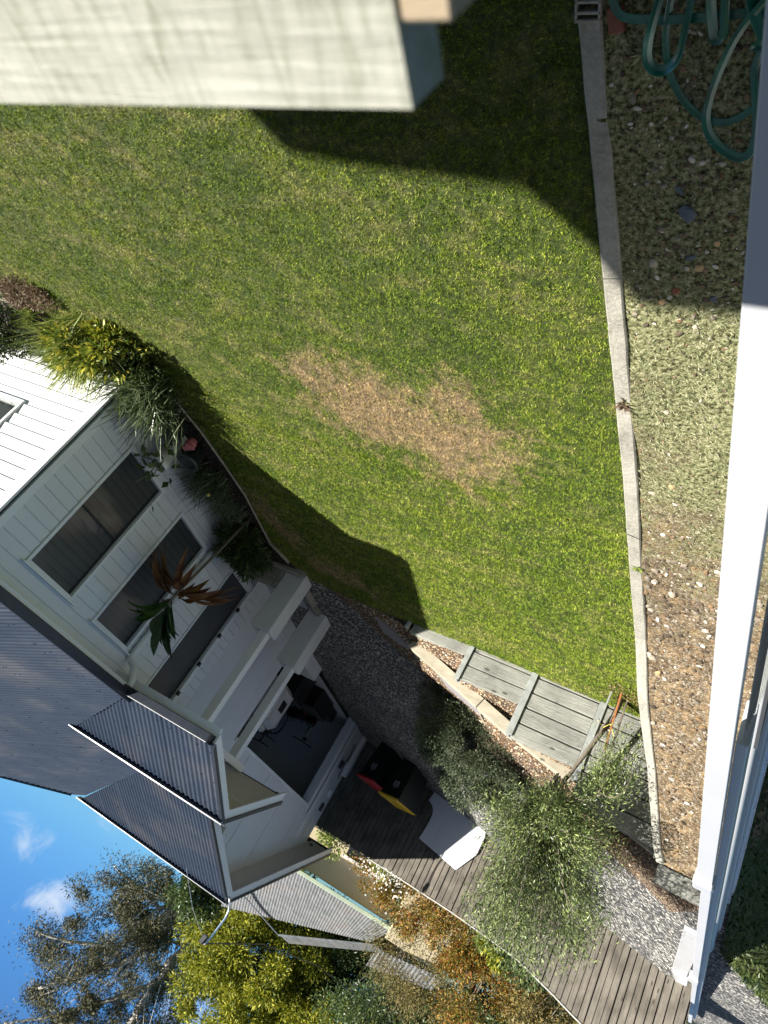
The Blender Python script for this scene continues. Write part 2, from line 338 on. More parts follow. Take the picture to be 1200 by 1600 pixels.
def dirt():
    m=mat('rocky_clay_bank',(.2,.15,.1),.95,0,.15); nt,b=nodes(m); p=pos(nt)
    g=N(nt,'ShaderNodeSeparateXYZ'); nt.links.new(p,g.inputs[0])
    n1=noise(nt,p,2.0,8,.7,.5); n2=noise(nt,p,38,8,.75); n3=noise(nt,p,9,6,.7)
    soil=ramp(nt,n3,[(.3,(.03,.022,.014)),(.5,(.11,.08,.045)),(.62,(.25,.17,.08)),(.75,(.16,.12,.08))])
    vo=N(nt,'ShaderNodeTexVoronoi'); nt.links.new(p,vo.inputs[0]); vo.inputs['Scale'].default_value=75; s=N(nt,'ShaderNodeSeparateColor'); nt.links.new(vo.outputs['Color'],s.inputs[0])
    st=ramp(nt,s.outputs[0],[(0,(.035,.025,.02)),(.3,(.12,.09,.06)),(.6,(.22,.165,.11)),(.85,(.42,.38,.31))]); soil=mix(nt,ramp(nt,n2,[(.4,(0,0,0)),(.62,(.8,.8,.8))]),soil,st)
    moss=ramp(nt,n2,[(.40,(.025,.022,.010)),(.5,(.15,.16,.075)),(.60,(.29,.28,.16)),(.66,(.44,.40,.28))])
    # moss covers the flat part, bare clay towards the top of the bank
    k=math_(nt,'ADD',math_(nt,'MULTIPLY',g.outputs[1],-.30),math_(nt,'MULTIPLY',n1,2.2)); k=ramp(nt,math_(nt,'ADD',k,.72,True),[(.1,(0,0,0)),(.75,(1,1,1))])
    c=mix(nt,k,soil,moss); nt.links.new(c,b.inputs['Base Color']); bump(nt,b,math_(nt,'ADD',n2,math_(nt,'SUBTRACT',1,vo.outputs['Distance'])),.008,.8); return m
M['dirt']=dirt()
def lawncol(nt,blade):
    p=pos(nt); g=N(nt,'ShaderNodeSeparateXYZ'); nt.links.new(p,g.inputs[0])
    n1=noise(nt,p,1.1,6,.6,.4); n2=noise(nt,p,30,5,.7); n3=noise(nt,p,5,5,.6); ps=pos(nt,(.55,1.5,1)); n4=noise(nt,ps,2.2,8,.72,.9)
    def blob(cx,cy,rx,ry,rot=0):
        a=math_(nt,'SUBTRACT',g.outputs[0],cx); c=math_(nt,'SUBTRACT',g.outputs[1],cy); co,si=math.cos(rot),math.sin(rot)
        u=math_(nt,'ADD',math_(nt,'MULTIPLY',a,co/rx),math_(nt,'MULTIPLY',c,si/rx)); v=math_(nt,'ADD',math_(nt,'MULTIPLY',a,-si/ry),math_(nt,'MULTIPLY',c,co/ry))
        d=math_(nt,'SQRT',math_(nt,'ADD',math_(nt,'MULTIPLY',u,u),math_(nt,'MULTIPLY',v,v)))
        return math_(nt,'SUBTRACT',1.25,d)
    m=None
    for bb in ((2.9,4.22,1.0,.56,-.1),(2.3,4.38,.80,.62,.2),(2.1,3.8,.35,.35,.5),(3.55,4.0,.45,.28,-.5),(5.2,7.1,.9,.3,-1.0),(4.2,7.9,.6,.2,-.5),(4.6,7.95,.5,.25,-.3)):
        x=blob(*bb); m=x if m is None else math_(nt,'MAXIMUM',m,x)
    m=math_(nt,'ADD',m,math_(nt,'MULTIPLY',math_(nt,'SUBTRACT',n1,.5),2.0)); m=math_(nt,'ADD',m,math_(nt,'MULTIPLY',math_(nt,'SUBTRACT',n3,.5),2.6)); m=math_(nt,'ADD',m,math_(nt,'MULTIPLY',math_(nt,'SUBTRACT',n2,.5),1.6))
    dead=ramp(nt,m,[(.1,(0,0,0)),(1.0,(.9,.9,.9))])
    straw=ramp(nt,math_(nt,'ADD',math_(nt,'ADD',math_(nt,'MULTIPLY',n4,.8),math_(nt,'MULTIPLY',n3,.35)),math_(nt,'MULTIPLY',g.outputs[0],.006)),[(.575,(0,0,0)),(.76,(.8,.8,.8))])
    G0,G1,G2=((.030,.075,.004),(.145,.235,.014),(.38,.44,.055)) if blade else ((.014,.024,.004),(.045,.07,.012),(.10,.12,.03))
    if blade:
        gi=N(nt,'ShaderNodeNewGeometry'); rr=gi.outputs['Random Per Island']
        nv=noise(nt,p,22,4,.7); rr=math_(nt,'ADD',math_(nt,'MULTIPLY',rr,.5),math_(nt,'MULTIPLY',ramp(nt,nv,[(.3,(0,0,0)),(.7,(1,1,1))]),.5)); c=ramp(nt,rr,[(.08,G0),(.45,G1),(.78,G2),(1,(.55,.50,.25))]); d=ramp(nt,rr,[(.1,(.08,.065,.03)),(.45,(.40,.295,.14)),(.9,(.82,.62,.34))]); s=ramp(nt,rr,[(.1,(.06,.10,.010)),(.45,(.29,.31,.06)),(.9,(.72,.62,.28))])
    else:
        c=ramp(nt,n2,[(.3,G0),(.5,G1),(.7,G2)]); d=ramp(nt,n2,[(.3,(.09,.06,.04)),(.6,(.25,.18,.11))]); s=ramp(nt,n2,[(.3,(.06,.06,.02)),(.7,(.2,.18,.08))])
    c=mix(nt,1,c,ramp(nt,n1,[(.3,(.72,.80,.75)),(.7,(1.22,1.12,1.1))]),'MULTIPLY'); n6=noise(nt,p,9,4,.7); mot=ramp(nt,n6,[(.32,(.62,.66,.6)),(.5,(1,1,1)),(.68,(1.28,1.22,1.15))])
    c=mix(nt,straw,c,s); c=mix(nt,dead,c,d); c=mix(nt,1,c,mot,'MULTIPLY'); return c,n2
def lawnmat(name,blade):
    m=mat(name,(.1,.15,.03),.7,0,.25); nt,b=nodes(m); c,n=lawncol(nt,blade); nt.links.new(c,b.inputs['Base Color'])
    if not blade: bump(nt,b,n,.03)
    return m
M['lawn']=lawnmat('lawn_thatch',False); M['blade']=lawnmat('grass_blades',True)
def leafmat(name,cols,rough=.5,trans=.25):
    m=mat(name,cols[0],rough,0,.4); nt,b=nodes(m); g=N(nt,'ShaderNodeNewGeometry'); p=pos(nt); n=noise(nt,p,3.2,3)
    k=len(cols); v=math_(nt,'ADD',math_(nt,'MULTIPLY',g.outputs['Random Per Island'],.7),math_(nt,'MULTIPLY',n,.42)); c=ramp(nt,v,[(.12+.8*i/(k-1),cc) for i,cc in enumerate(cols)])
    nt.links.new(c,b.inputs['Base Color'])
    if trans>0:
        tr=N(nt,'ShaderNodeBsdfTranslucent'); nt.links.new(c,tr.inputs[0]); ms=N(nt,'ShaderNodeMixShader'); ms.inputs[0].default_value=trans; o=nt.nodes['Material Output']
        nt.links.new(b.outputs[0],ms.inputs[1]); nt.links.new(tr.outputs[0],ms.inputs[2]); nt.links.new(ms.outputs[0],o.inputs[0])
    return m
M['olive']=leafmat('grey_green_narrow_leaf',[(.018,.028,.010),(.055,.085,.028),(.15,.20,.065),(.40,.47,.17)],.4)
M['shrubdk']=leafmat('fine_grey_green_leaf',[(.015,.028,.012),(.04,.06,.028),(.085,.11,.06),(.22,.25,.15)],.5)
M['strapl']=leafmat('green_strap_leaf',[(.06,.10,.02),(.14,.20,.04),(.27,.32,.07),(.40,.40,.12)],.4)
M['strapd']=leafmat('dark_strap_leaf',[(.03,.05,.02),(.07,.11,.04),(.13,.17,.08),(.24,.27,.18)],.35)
M['yellowl']=leafmat('yellow_green_leaf',[(.03,.055,.010),(.09,.14,.018),(.26,.29,.03),(.54,.47,.06)],.5)
M['darkl']=leafmat('shade_tone_leaf',[(.015,.03,.012),(.035,.06,.02),(.07,.10,.03),(.12,.15,.05)],.45)
M['ferng']=leafmat('dark_fern_leaf',[(.02,.04,.015),(.045,.085,.025),(.08,.12,.035),(.13,.16,.05)],.4)
M['redl']=leafmat('red_groundcover_leaf',[(.05,.03,.02),(.12,.07,.045),(.20,.14,.09),(.30,.26,.17)],.6)
M['autl']=leafmat('autumn_leaf',[(.03,.05,.010),(.09,.10,.018),(.22,.18,.025),(.36,.20,.03),(.32,.09,.03)],.5)
M['brownl']=leafmat('brown_twiggy_leaf',[(.045,.045,.02),(.11,.10,.035),(.22,.17,.045),(.30,.24,.10)],.6)
M['limel']=leafmat('lime_leaf',[(.07,.11,.02),(.16,.22,.04),(.28,.34,.07),(.38,.42,.14)],.5)
M['wattle']=leafmat('wattle_leaf',[(.03,.045,.006),(.12,.15,.012),(.27,.28,.020),(.46,.42,.04)],.6,.3)
M['guml']=leafmat('gum_leaf',[(.018,.022,.010),(.045,.05,.022),(.085,.085,.04),(.15,.12,.045)],.65,.12)
M['cordg']=leafmat('cordyline_green',[(.015,.04,.012),(.03,.075,.02),(.06,.12,.035)],.35,.15)
M['cordo']=leafmat('cordyline_orange',[(.07,.03,.015),(.17,.065,.02),(.24,.13,.04)],.4,.2)
M['whitefl']=leafmat('white_flowers',[(.5,.46,.4),(.7,.68,.62),(.8,.78,.72)],.7)
M['cream']=paint('cream_wall',(.55,.46,.30),.8,.05)
M['wheelie']=mat('dark_green_bin_plastic',(.006,.010,.008),.45)
M['yel']=paint('yellow_bin_lid',(.62,.40,.015),.45,.08); M['red']=paint('red_bin_lid',(.38,.015,.02),.45,.08)
M['stick']=mat('grey_sticker',(.35,.35,.36),.6)
M['white_sheet']=paint('white_gloss_sheet',(.62,.64,.68),.3,.02,dirtamt=.04)
M['powder']=paint('white_powder_coat',(.40,.41,.43),.35,.02,dirtamt=.04)
M['powdergrey']=paint('grey_shaded_panel',(.50,.53,.56),.4,.05,dirtamt=.08)
M['clear']=mat('corrugated_clear_plastic',(.55,.62,.72),.15,0,.6); M['clear'].node_tree.nodes['Principled BSDF'].inputs['Transmission Weight'].default_value=.5
def hosem():
    m=mat('green_flat_hose',(.015,.17,.12),.3,0,.5); nt,b=nodes(m); p=pos(nt); n=noise(nt,p,6,4); c=ramp(nt,n,[(.3,(.003,.05,.034)),(.6,(.006,.12,.08)),(.8,(.10,.28,.21))]); nt.links.new(c,b.inputs['Base Color']); b.inputs['Coat Weight'].default_value=.4; b.inputs['Coat Roughness'].default_value=.2; return m
M['hose']=hosem()
M['brick']=paint('broken_brick',(.20,.07,.04),.9,.2,bmp=.004); M['slate']=paint('blue_grey_slate',(.07,.085,.11),.7,.15,bmp=.003); M['quartz']=paint('pale_stone',(.36,.31,.24),.8,.2,bmp=.004); M['tan']=paint('tan_stone',(.40,.26,.13),.85,.15,bmp=.004)
M['pink']=mat('faded_pink_plastic',(.45,.13,.14),.6); M['blue']=mat('blue_fabric',(.01,.02,.16),.8); M['redfab']=mat('red_fabric',(.3,.03,.02),.7)
M['pot']=mat('dark_glazed_pot',(.035,.045,.045),.35); M['kayak']=paint('white_moulded_plastic',(.5,.5,.48),.5,.04)
M['yelb']=mat('yellow_tie',(.7,.6,.15),.6); M['grout']=mat('dark_drain',(.012,.012,.014),.6)
M['rust']=paint('pale_green_gutter',(.38,.45,.33),.6,.08,dirt=(.25,.1,.04),dirtamt=.35)
# ------------------------------------------------------------- terrain functions
KERB=[(1.19,1.215,.012),(1.02,2.36,.012),(.74,4.22,.012),(.57,5.5,.016),(.42,6.45,.06),(.23,7.1,.38),(-.07,7.8,.8),(-.37,8.38,1.37),(-.44,8.47,1.47)]
ky=[k[1] for k in KERB]; kx=[k[0] for k in KERB]; kz=[k[2] for k in KERB]
def kerbx(y): return float(np.interp(y,ky,kx))
def kerbz(y): return float(np.interp(y,ky,kz))
WX=[-3,-1.3,-.5,.4,.6,1.5,2.43,3.4,3.9]; WZ=[1.7,1.60,1.30,1.0,.93,.78,.42,.06,0]
def fence_y(x): return float(np.interp(x,[-6,-1.28,.1,6.3],[14.8,13.2,14.6,17.6]))
def zdrive(x,y):
    g1=float(np.interp(x,WX,WZ)); g2=min(1.9,max(0,.24*(6.3-x))); 
    if x<.1: g2=float(np.interp(x,[-6,-1.28,.1],[1.9,1.9,1.45]))
    s=min(1,max(0,(y-8.6)/max(.5,fence_y(x)-8.6))); z=g1+(g2-g1)*s
    if y<9.05 and x<3.5:
        st=float(np.interp(x,[-9,-1.45,-.5,-.40,.58,.66,1.49,1.55,2.40,2.46,3.33,3.5],[1.68,1.62,1.60,1.30,1.27,.86,.86,.45,.45,.13,.12,.0])); t=min(1,max(0,(y-8.65)/.40)); z=min(z,st)*(1-t)+z*t
    return z
def sheet(name,xs,ys,zf,m,keep=None,bumpz=0):
    mb=MB(); id={}
    def vid(i,j):
        if (i,j) not in id:
            x,y=xs[i],ys[j]
            if callable(x): x=x(y)
            id[(i,j)]=len(mb.v); mb.v.append((x,y,zf(x,y)+ (rnd.uniform(-bumpz,bumpz) if bumpz else 0)))
        return id[(i,j)]
    for i in range(len(xs)-1):
        for j in range(len(ys)-1):
            xa=xs[i](ys[j]) if callable(xs[i]) else xs[i]; xb=xs[i+1](ys[j]) if callable(xs[i+1]) else xs[i+1]
            if keep and not keep((xa+xb)/2,(ys[j]+ys[j+1])/2): continue
            mb.f.append((vid(i,j),vid(i+1,j),vid(i+1,j+1),vid(i,j+1)))
    return struct(mb.build(name,m,smooth=True))
lin=lambda a,b,n:[a+(b-a)*i/(n-1) for i in range(n)]
# far ground
g=MB(); g.quad((-400,-400,-.6),(500,-400,-.6),(500,500,-.6),(-400,500,-.6)); M['farg']=mat('distant_ground',(.06,.08,.03),.9); struct(g.build('ground',M['farg']))
# rising ground behind the neighbour's fence
hz=lambda x,y: -.15+max(0,(y-17.5-.3*x*0))*0.09+ (0 if y<18 else .3)
def yard(x,y): return zdrive(x,min(y,fence_y(x)))*.9-.12+max(0,y-fence_y(x)-1)*.06
o=sheet('neighbour_yard_ground',lin(-14,40,40),[fence_y(0)*0+a for a in lin(9.6,70,60)],yard,M['farg'],keep=lambda x,y:y>fence_y(x)-.2)
# lawn
def lawn_edge_x(y): return float(np.interp(y,[-6,3.2,3.9,4.3,5.2,6.5,7.9,8.55],[9.2,9.2,8.6,6.1,5.75,5.55,5.62,5.2]))
LX=[(lambda y,t=t: (kerbx(y)-.0)*(1-t)+lawn_edge_x(y)*t) for t in lin(0,1,30)]
lawn=sheet('lawn',LX,lin(-6,8.55,60),lambda x,y:0.0+.012*math.sin(x*2.1)*math.sin(y*1.7),M['lawn'])
# grass blades, grown in small tufts
def grass(nt_,per,ymin,ymax,hl,hw,name):
    ys=nr.uniform(ymin,ymax,nt_); EY=[-6,3.2,3.9,4.3,5.2,6.5,7.9,8.55]; EX=[9.2,9.2,8.6,6.1,5.75,5.55,5.62,5.2]
    u=nr.uniform(-.01,1.01,nt_); k0=np.interp(ys,ky,kx); k1=np.interp(ys,EY,EX); keep=nr.uniform(size=nt_)<(k1-k0)/8.5; xs=(k0+(k1-k0)*u)[keep]; ys=ys[keep]; m=len(xs)
    ta=nr.uniform(0,6.283,m); size=nr.uniform(.6,1.35,m)
    X=np.repeat(xs,per); Y=np.repeat(ys,per); n=m*per; SZ=np.repeat(size,per); r=nr.normal(0,.008,(n,2))
    z=.012*np.sin(X*2.1)*np.sin(Y*1.7); P=np.stack([X+r[:,0],Y+r[:,1],z-.003],1)
    a=np.repeat(ta,per)+nr.normal(0,1.1,n); tilt=nr.uniform(.2,1.25,n); D=np.stack([np.cos(a)*np.sin(tilt),np.sin(a)*np.sin(tilt),np.cos(tilt)],1); l=(hl*SZ*nr.uniform(.6,1.25,n))[:,None]
    sd=nrm(np.cross(D,nr.normal(size=(n,3))))*(hw*nr.uniform(.6,1.3,n))[:,None]*.5
    V=np.stack([P-sd,P+sd,P+D*l],1); return fastmesh(name,V.reshape(-1,3),3)
gm=grass(100000,6,.9,5.0,.021,.0048,'lawn_grass'); go=link('lawn_grass',gm,M['blade']); tag(struct(go,'stuff'),'short green and straw lawn grass across the near yard','grass')
gm2=grass(76000,6,4.9,8.62,.023,.0062,'lawn_grass_far'); go2=link('lawn_grass',gm2,M['blade']); tag(struct(go2,'stuff'),'short lawn grass beside the retaining wall and garden bed','grass')
# garden bed soil and timber edging
bed=MB(); BX=lambda y:lawn_edge_x(y)
bed.v=[];
ysb=lin(3.4,8.6,20)
for y in ysb: bed.v+=[(BX(y)-.02,y,.015),(6.37 if y>4.67 else 12,y,.05)]
for i in range(len(ysb)-1): bed.f.append((2*i,2*i+1,2*i+3,2*i+2))
M['bedsoil']=pebble_soil('dark_bed_mulch',[(.05,.035,.025),(.10,.07,.05),(.03,.022,.018),(.15,.11,.08)],40,(.02,.015,.012))
struct(bed.build('garden_bed_soil',M['bedsoil']))
ed=MB(); pts=[(lawn_edge_x(y),y) for y in (3.6,3.75,3.9,4.05,4.2,4.4,4.8,5.4,6.0,6.6,7.2,7.8,8.2)]
for a,b in zip(pts[:-1],pts[1:]): ed.bar((a[0],a[1],.008),(b[0],b[1],.008),.014,.06,.003)
tag(ed.build('garden_edging',M['coping']),'thin grey timber edging between lawn and garden bed','edging')
# driveway / path
def path_edge(u): return (7.85-1.6*u)/.774
def lawnz(x,y):
    u=x-scr_x(y); k=min(1,max(0,(y-(path_edge(u)-2.2))/1.8)); k=k*k*(3-2*k); return (zbank(x,y)+.006)*(1-k)+(zdrive(x,y)+.012)*k
def drz(x,y):
    z=zdrive(x,y)-.004; u=x-scr_x(y)
    return min(z,lawnz(x,y)-.02) if (u<.15 and y<path_edge(u)+.05) else z
DRV=lambda:sheet('driveway',lin(-7,6.46,150),lin(8.56,9.1,8)+lin(9.25,18,90),lambda x,y:drz(x,y),M['agg'],keep=lambda x,y:(y<fence_y(x)+(.35 if x>-1.3 else 4)))
# pebble mulch patch beside driveway and behind the retaining wall
def pebz(x,y): return zdrive(x,y)+.012
PBX=lambda y:3.05
mm=MB()
def peb_patch(name,poly_lo,poly_hi,ys):
    mb=MB(); n=0
    for y in ys: mb.v+=[(poly_lo(y)+(poly_hi(y)-poly_lo(y))*t,y,pebz(poly_lo(y)+(poly_hi(y)-poly_lo(y))*t,y)) for t in lin(0,1,80)]
    for i in range(len(ys)-1):
        for j in range(79): a=i*80+j; mb.f.append((a,a+1,a+81,a+80))
    return struct(mb.build(name,M['leafpeb'],smooth=True))
peb_patch('pebble_mulch_strip',lambda y:-1.2+ (y-8.57)*.2,lambda y:float(np.interp(y,[8.57,9.0,9.5,10.3],[4.9,4.35,3.95,2.6])),lin(8.57,10.3,16))
# loose pebbles
P=[];
mbp=MB()
for i in range(2600):
    y=8.62+abs(rnd.gauss(0,.7)); 
    if y>10.3: continue
    x=rnd.uniform(-.4,4.3-(y-8.6)*.7); mbp.rock((x,y,pebz(x,y)+.006),rnd.uniform(.010,.022),1,rnd.uniform(.6,1),.5)
M['pebs']=mat('loose_pebble',(.3,.2,.12),.8); nt_,b_=nodes(M['pebs']); g_=N(nt_,'ShaderNodeNewGeometry'); nt_.links.new(ramp(nt_,g_.outputs['Random Per Island'],[(0,(.10,.055,.03)),(.3,(.24,.14,.07)),(.6,(.38,.26,.15)),(.85,(.5,.42,.3)),(1,(.6,.55,.45))]),b_.inputs['Base Color'])
tag(struct(mbp.build('loose_pebbles',M['pebs']),'stuff'),'tan and brown river pebbles spread behind the sleeper wall','pebbles')
# dirt bank (left of the kerb) and dark side lawn beyond the screen
DD=Vector((-.14,.99,0)).normalized(); NN=Vector((.99,.14,0)).normalized()
def scr_x(y): return -.14/.99*y   # screen base line u=0
def zbank(x,y):
    zb=kerbz(y) if y<8.47 else min(1.62,1.47+(y-8.47)*.12)
    if y<6.45: zb+=.02*math.sin(x*9+y*3)*math.sin(y*5)
    zl=float(np.interp(y,[0,3,6,8,10.5,12.2,13],[-.3,-.3,-.1,.35,1.0,1.42,1.6]))
    u=x-scr_x(y); t=min(1,max(0,(.05-u)/.35)); t=t*t*(3-2*t)
    return zb+(zl-zb)*t
BXs=[(lambda y,u=u:(kerbx(y)-.05) if u is None else min(scr_x(y)+u,kerbx(y)-.06)) for u in (-9,-4,-2.5,-1.5,-.9,-.6,-.35,-.2,-.1,0,.08)]+[(lambda y,t=t:(scr_x(y)+.09)*(1-t)+(kerbx(y)-.05)*t) for t in lin(0,1,14)]
bank=sheet('dirt_bank',BXs,lin(-1,8.5,70),zbank,M['dirt'],keep=lambda x,y:x-scr_x(y)>-.15)
DRV()
slm=MB(); U_=lin(-6,-.01,60); TT=lin(0,1,120)
for u in U_:
    for t in TT:
        y=-1+(path_edge(u)+1)*t; x=scr_x(y)+u; slm.v.append((x,y,lawnz(x,y)))
for i in range(59):
    for j in range(119): a_=i*120+j; slm.f.append((a_,a_+120,a_+121,a_+1))
struct(slm.build('side_lawn',M['lawn'],smooth=True))
# grey grass tufts on the mossy bank
n=9000; ys=nr.uniform(1.9,5.6,n); u=nr.uniform(0,1,n); k0=np.interp(ys,ky,kx)-.10; s0=-.1414*ys+.02; xs=s0+(k0-s0)*u
keepm=(nr.uniform(size=n)<.9* np.interp(ys,[1.9,2.6,4.6,5.6],[.4,1,.8,.05])*(.35+.65*(np.sin(xs*7+ys*4)*np.sin(ys*3.1)>-.3))); xs=xs[keepm]; ys=ys[keepm]; n=len(xs)
P=np.stack([xs,ys,np.full(n,.01)],1); a=nr.normal(2.6,.7,n); D=np.stack([np.cos(a),np.sin(a),nr.uniform(.15,.8,n)],1)
M['drytuft']=leafmat('dry_moss_grass',[(.09,.12,.045),(.20,.23,.10),(.36,.37,.21),(.50,.48,.34)],.8,.1)
go=link('bank_moss_grass',leafmesh('bank_moss_grass',P,D,.035,.004),M['drytuft']); tag(struct(go,'stuff'),'fine pale grass and moss on the strip left of the kerb','grass')
# kerb
def kerb():
    mb=MB(); secs=[]; K=[]
    for i in range(len(KERB)-1):
        a,b=KERB[i],KERB[i+1]; n=max(1,int((b[1]-a[1])/.14))
        for j in range(n): t=j/n; K.append(tuple(a[q]+(b[q]-a[q])*t for q in range(3)))
    K.append(KERB[-1])
    for x,y,z in K:
        w=float(np.interp(y,[0,6.4,7.1,8.4],[.103,.110,.10,.075]))+rnd.uniform(-.003,.003)
        zt=z+.018+rnd.uniform(-.002,.002); j=rnd.uniform(-.002,.002)
        secs.append([(x+j,y,min(-.12,z-.3)),(x+j,y,zt-.008),(x-.010+j,y,zt),(x-w+.008,y-.015,zt),(x-w,y-.015,zt-.008),(x-w,y-.015,z-.3)])
    for s in secs: mb.v+=s
    for i in range(len(secs)-1):
        for j in range(5): a=i*6+j; mb.f.append((a,a+1,a+7,a+6))
    mb.f.append((0,1,2,3,4,5)); e=(len(secs)-1)*6; mb.f.append(tuple(e+k for k in (5,4,3,2,1,0)))
    return mb
kb=thing('concrete_kerb','long narrow concrete kerb between lawn and rocky dirt strip','kerb',(1.0,2.4,0))
kerb().build('kerb_beam',M['conc'],kb)
cr=MB(); cr.obox((.60,4.86,.034),(.9,-.2,0),(0.2,.9,0),(0,0,1),.105,.006,.003); cr.obox((.955,2.47,.0335),(.9,.15,0),(-.15,.9,0),(0,0,1),.11,.002,.002); cr.build('crack_joint',M['grout'],kb)
# hollow block at the near end of the kerb
hb=thing('hollow_concrete_block','grey hollow concrete block at near end of kerb','concrete block',(1.14,1.15,0))
b=MB(); 
for (x0,x1,y0,y1) in ((1.085,1.20,1.195,1.208),(1.085,1.20,1.02,1.035),(1.085,1.20,1.165,1.177),(1.085,1.20,1.125,1.137),(1.085,1.097,1.035,1.195),(1.188,1.20,1.035,1.195)): b.box(x0,x1,y0,y1,-.05,.045,.003)
b.build('block_shell',M['conc'],hb); MB().box(1.098,1.187,1.036,1.194,-.05,-.02).build('cavity_floor',M['grout'],hb)
b=MB().obox((1.02,1.20,.02),(.9,.2,0),(-.2,.9,.1),(0,0,1),.07,.10,.05,.006); tag(b.build('brick_piece',M['brick']),'broken red brick piece beside the hollow block','brick')
# stones on the dirt strip
def stone(x,y,r,m,label,name='stone',sx=1,sy=1,sz=.45,g='larger stones on the dirt strip'):
    r=r*.50; b=MB().rock((0,0,0),r,sx,sy,sz,random.Random(int(x*1000+y*77)))
    o=b.build(name,M[m],None,False); o.location=(x,y,zbank(x,y)+r*.15); return tag(o,label,'stone',g)
stone(.60,2.04,.085,'slate','blue slate piece nearest the green hose, in shade','slate_piece',1.2,.9,.25)
stone(.66,1.93,.05,'slate','small light slate sliver beside the biggest slate','slate_piece',1.5,.6,.25)
stone(.55,2.28,.045,'slate','dark blue slate flake lying deepest in shadow','slate_piece',1.5,.7,.25)
stone(.40,2.52,.045,'slate','slate chip at the shadow edge near the white rail','slate_piece',1,1,.3)
stone(.74,2.36,.055,'quartz','grey rounded stone beside the kerb shadow')
stone(.56,2.35,.035,'quartz','small white stone in the shaded strip')
stone(.50,2.33,.05,'tan','tan flat stone among shaded rubble')
stone(.44,2.18,.035,'tan','orange brown stone nearest the white rail in shade')
stone(.60,2.50,.055,'brick','rust red round stone on the shadow line')
stone(.66,2.58,.04,'tan','orange stone just out of the shadow')
stone(.46,2.72,.035,'quartz','white chip just past the shadow line')
stone(.53,3.43,.04,'quartz','white stone on the mossy strip, midway')
stone(.20,5.55,.075,'quartz','pale boulder with dark hollow beside it','stone',1,1,.7)
stone(.40,4.15,.05,'tan','pale tan stone where moss gives way to clay')
stone(.52,4.28,.05,'quartz','white flat stone near the kerb crack','stone',1.4,.7,.3)
stone(.24,5.25,.05,'quartz','white grey flat stone at foot of bank','stone',1.4,.8,.3)
stone(.22,6.6,.09,'quartz','largest whitish rock on the bank by the kerb','stone',1.3,.8,.5)
stone(.12,6.75,.08,'tan','tan elongated rock on the bank','stone',1.5,.7,.5)
stone(.02,7.3,.07,'quartz','pale rock higher on the bank','stone',1.4,.8,.5)
mbs=MB()
def dens(y): return 1 if y<7.6 else .6
for i in range(3600):
    y=rnd.uniform(1.0,8.3); 
    if y>2.7 and y<4.6 and rnd.random()<.72: continue
    a=scr_x(y)+.02; b_x=kerbx(y)-.13; x=rnd.uniform(a,b_x); r=rnd.choice((.004,.005,.006,.008,.011,.016)) if y<5 else rnd.choice((.006,.008,.010,.013,.018,.028))
    mbs.rock((x,y,zbank(x,y)+r*.15),r,rnd.uniform(.8,1.5),rnd.uniform(.6,1),.5)
M['rub']=mat('bank_rubble',(.3,.2,.12),.85); nt_,b_=nodes(M['rub']); g_=N(nt_,'ShaderNodeNewGeometry'); nt_.links.new(ramp(nt_,g_.outputs['Random Per Island'],[(0,(.04,.03,.022)),(.3,(.12,.085,.05)),(.5,(.21,.125,.06)),(.68,(.15,.125,.095)),(.88,(.28,.24,.19)),(1,(.66,.62,.55))]),b_.inputs['Base Color'])
for i in range(900):
    y=rnd.uniform(1.1,2.9); x=rnd.uniform(scr_x(y)+.02,kerbx(y)-.12); r=rnd.choice((.003,.004,.006,.008)); mbs.rock((x,y,zbank(x,y)+r*.3),r,rnd.uniform(.8,1.5),rnd.uniform(.6,1),.5)
tag(struct(mbs.build('bank_rubble',M['rub']),'stuff'),'small loose stones scattered over the dirt bank','stones')
# dead twigs and weeds beside kerb
def weed(x,y,m,n,ln,label,name='weed'):
    z=zbank(x,y) if x<kerbx(y)-.05 else .02; P=np.tile([x,y,z],(n,1))+nr.normal(0,.012,(n,3))*[1,1,.2]; a=nr.uniform(0,6.28,n); D=np.stack([np.cos(a),np.sin(a),nr.uniform(.1,.9,n)],1)
    o=link(name,leafmesh(name,P,D,ln,.012),M[m]); return tag(o,label,'weed')
weed(.80,3.42,'redl',40,.06,'dark red weed creeping onto the kerb')
weed(.52,5.30,'limel',36,.05,'small bright green weed at kerb edge')
weed(.88,1.33,'drytuft',60,.07,'pale dead weed tuft near the green hose')
# ------------------------------------------------------------- hose
def ribbon(name,label,pts,w=.06,m='hose',tw=None):
    pts=[Vector(p) for p in pts]
    # catmull-rom
    Q=[];T=[]
    tw=tw or [.4]*len(pts)
    for i in range(len(pts)-1):
        p0=pts[max(i-1,0)];p1=pts[i];p2=pts[i+1];p3=pts[min(i+2,len(pts)-1)]
        for k in range(10):
            t=k/10; Q.append(.5*((2*p1)+(p2-p0)*t+(2*p0-5*p1+4*p2-p3)*t*t+(3*p1-p0-3*p2+p3)*t**3)); T.append(tw[i]+(tw[i+1]-tw[i])*t)
    Q.append(pts[-1]);T.append(tw[-1]); mb=MB()
    for i,q in enumerate(Q):
        d=(Q[min(i+1,len(Q)-1)]-Q[max(i-1,0)]).normalized(); s=d.cross(Vector((0,0,1))).normalized(); u=s.cross(d)
        ax=s*math.cos(T[i])+u*math.sin(T[i]); nn=d.cross(ax)
        for a,bn in ((-.5,0),(-.45,.0030),(-.36,.0008),(0,.0014),(.36,.0008),(.45,.0030),(.5,0),(.45,-.003),(0,-.001),(-.45,-.003)): mb.v.append(tuple(q+ax*a*w+nn*bn))
    for i in range(len(Q)-1):
        for j in range(10): a=i*10+j; b=i*10+(j+1)%10; mb.f.append((a,b,b+10,a+10))
    return mb.build(name,M[m],None,False)
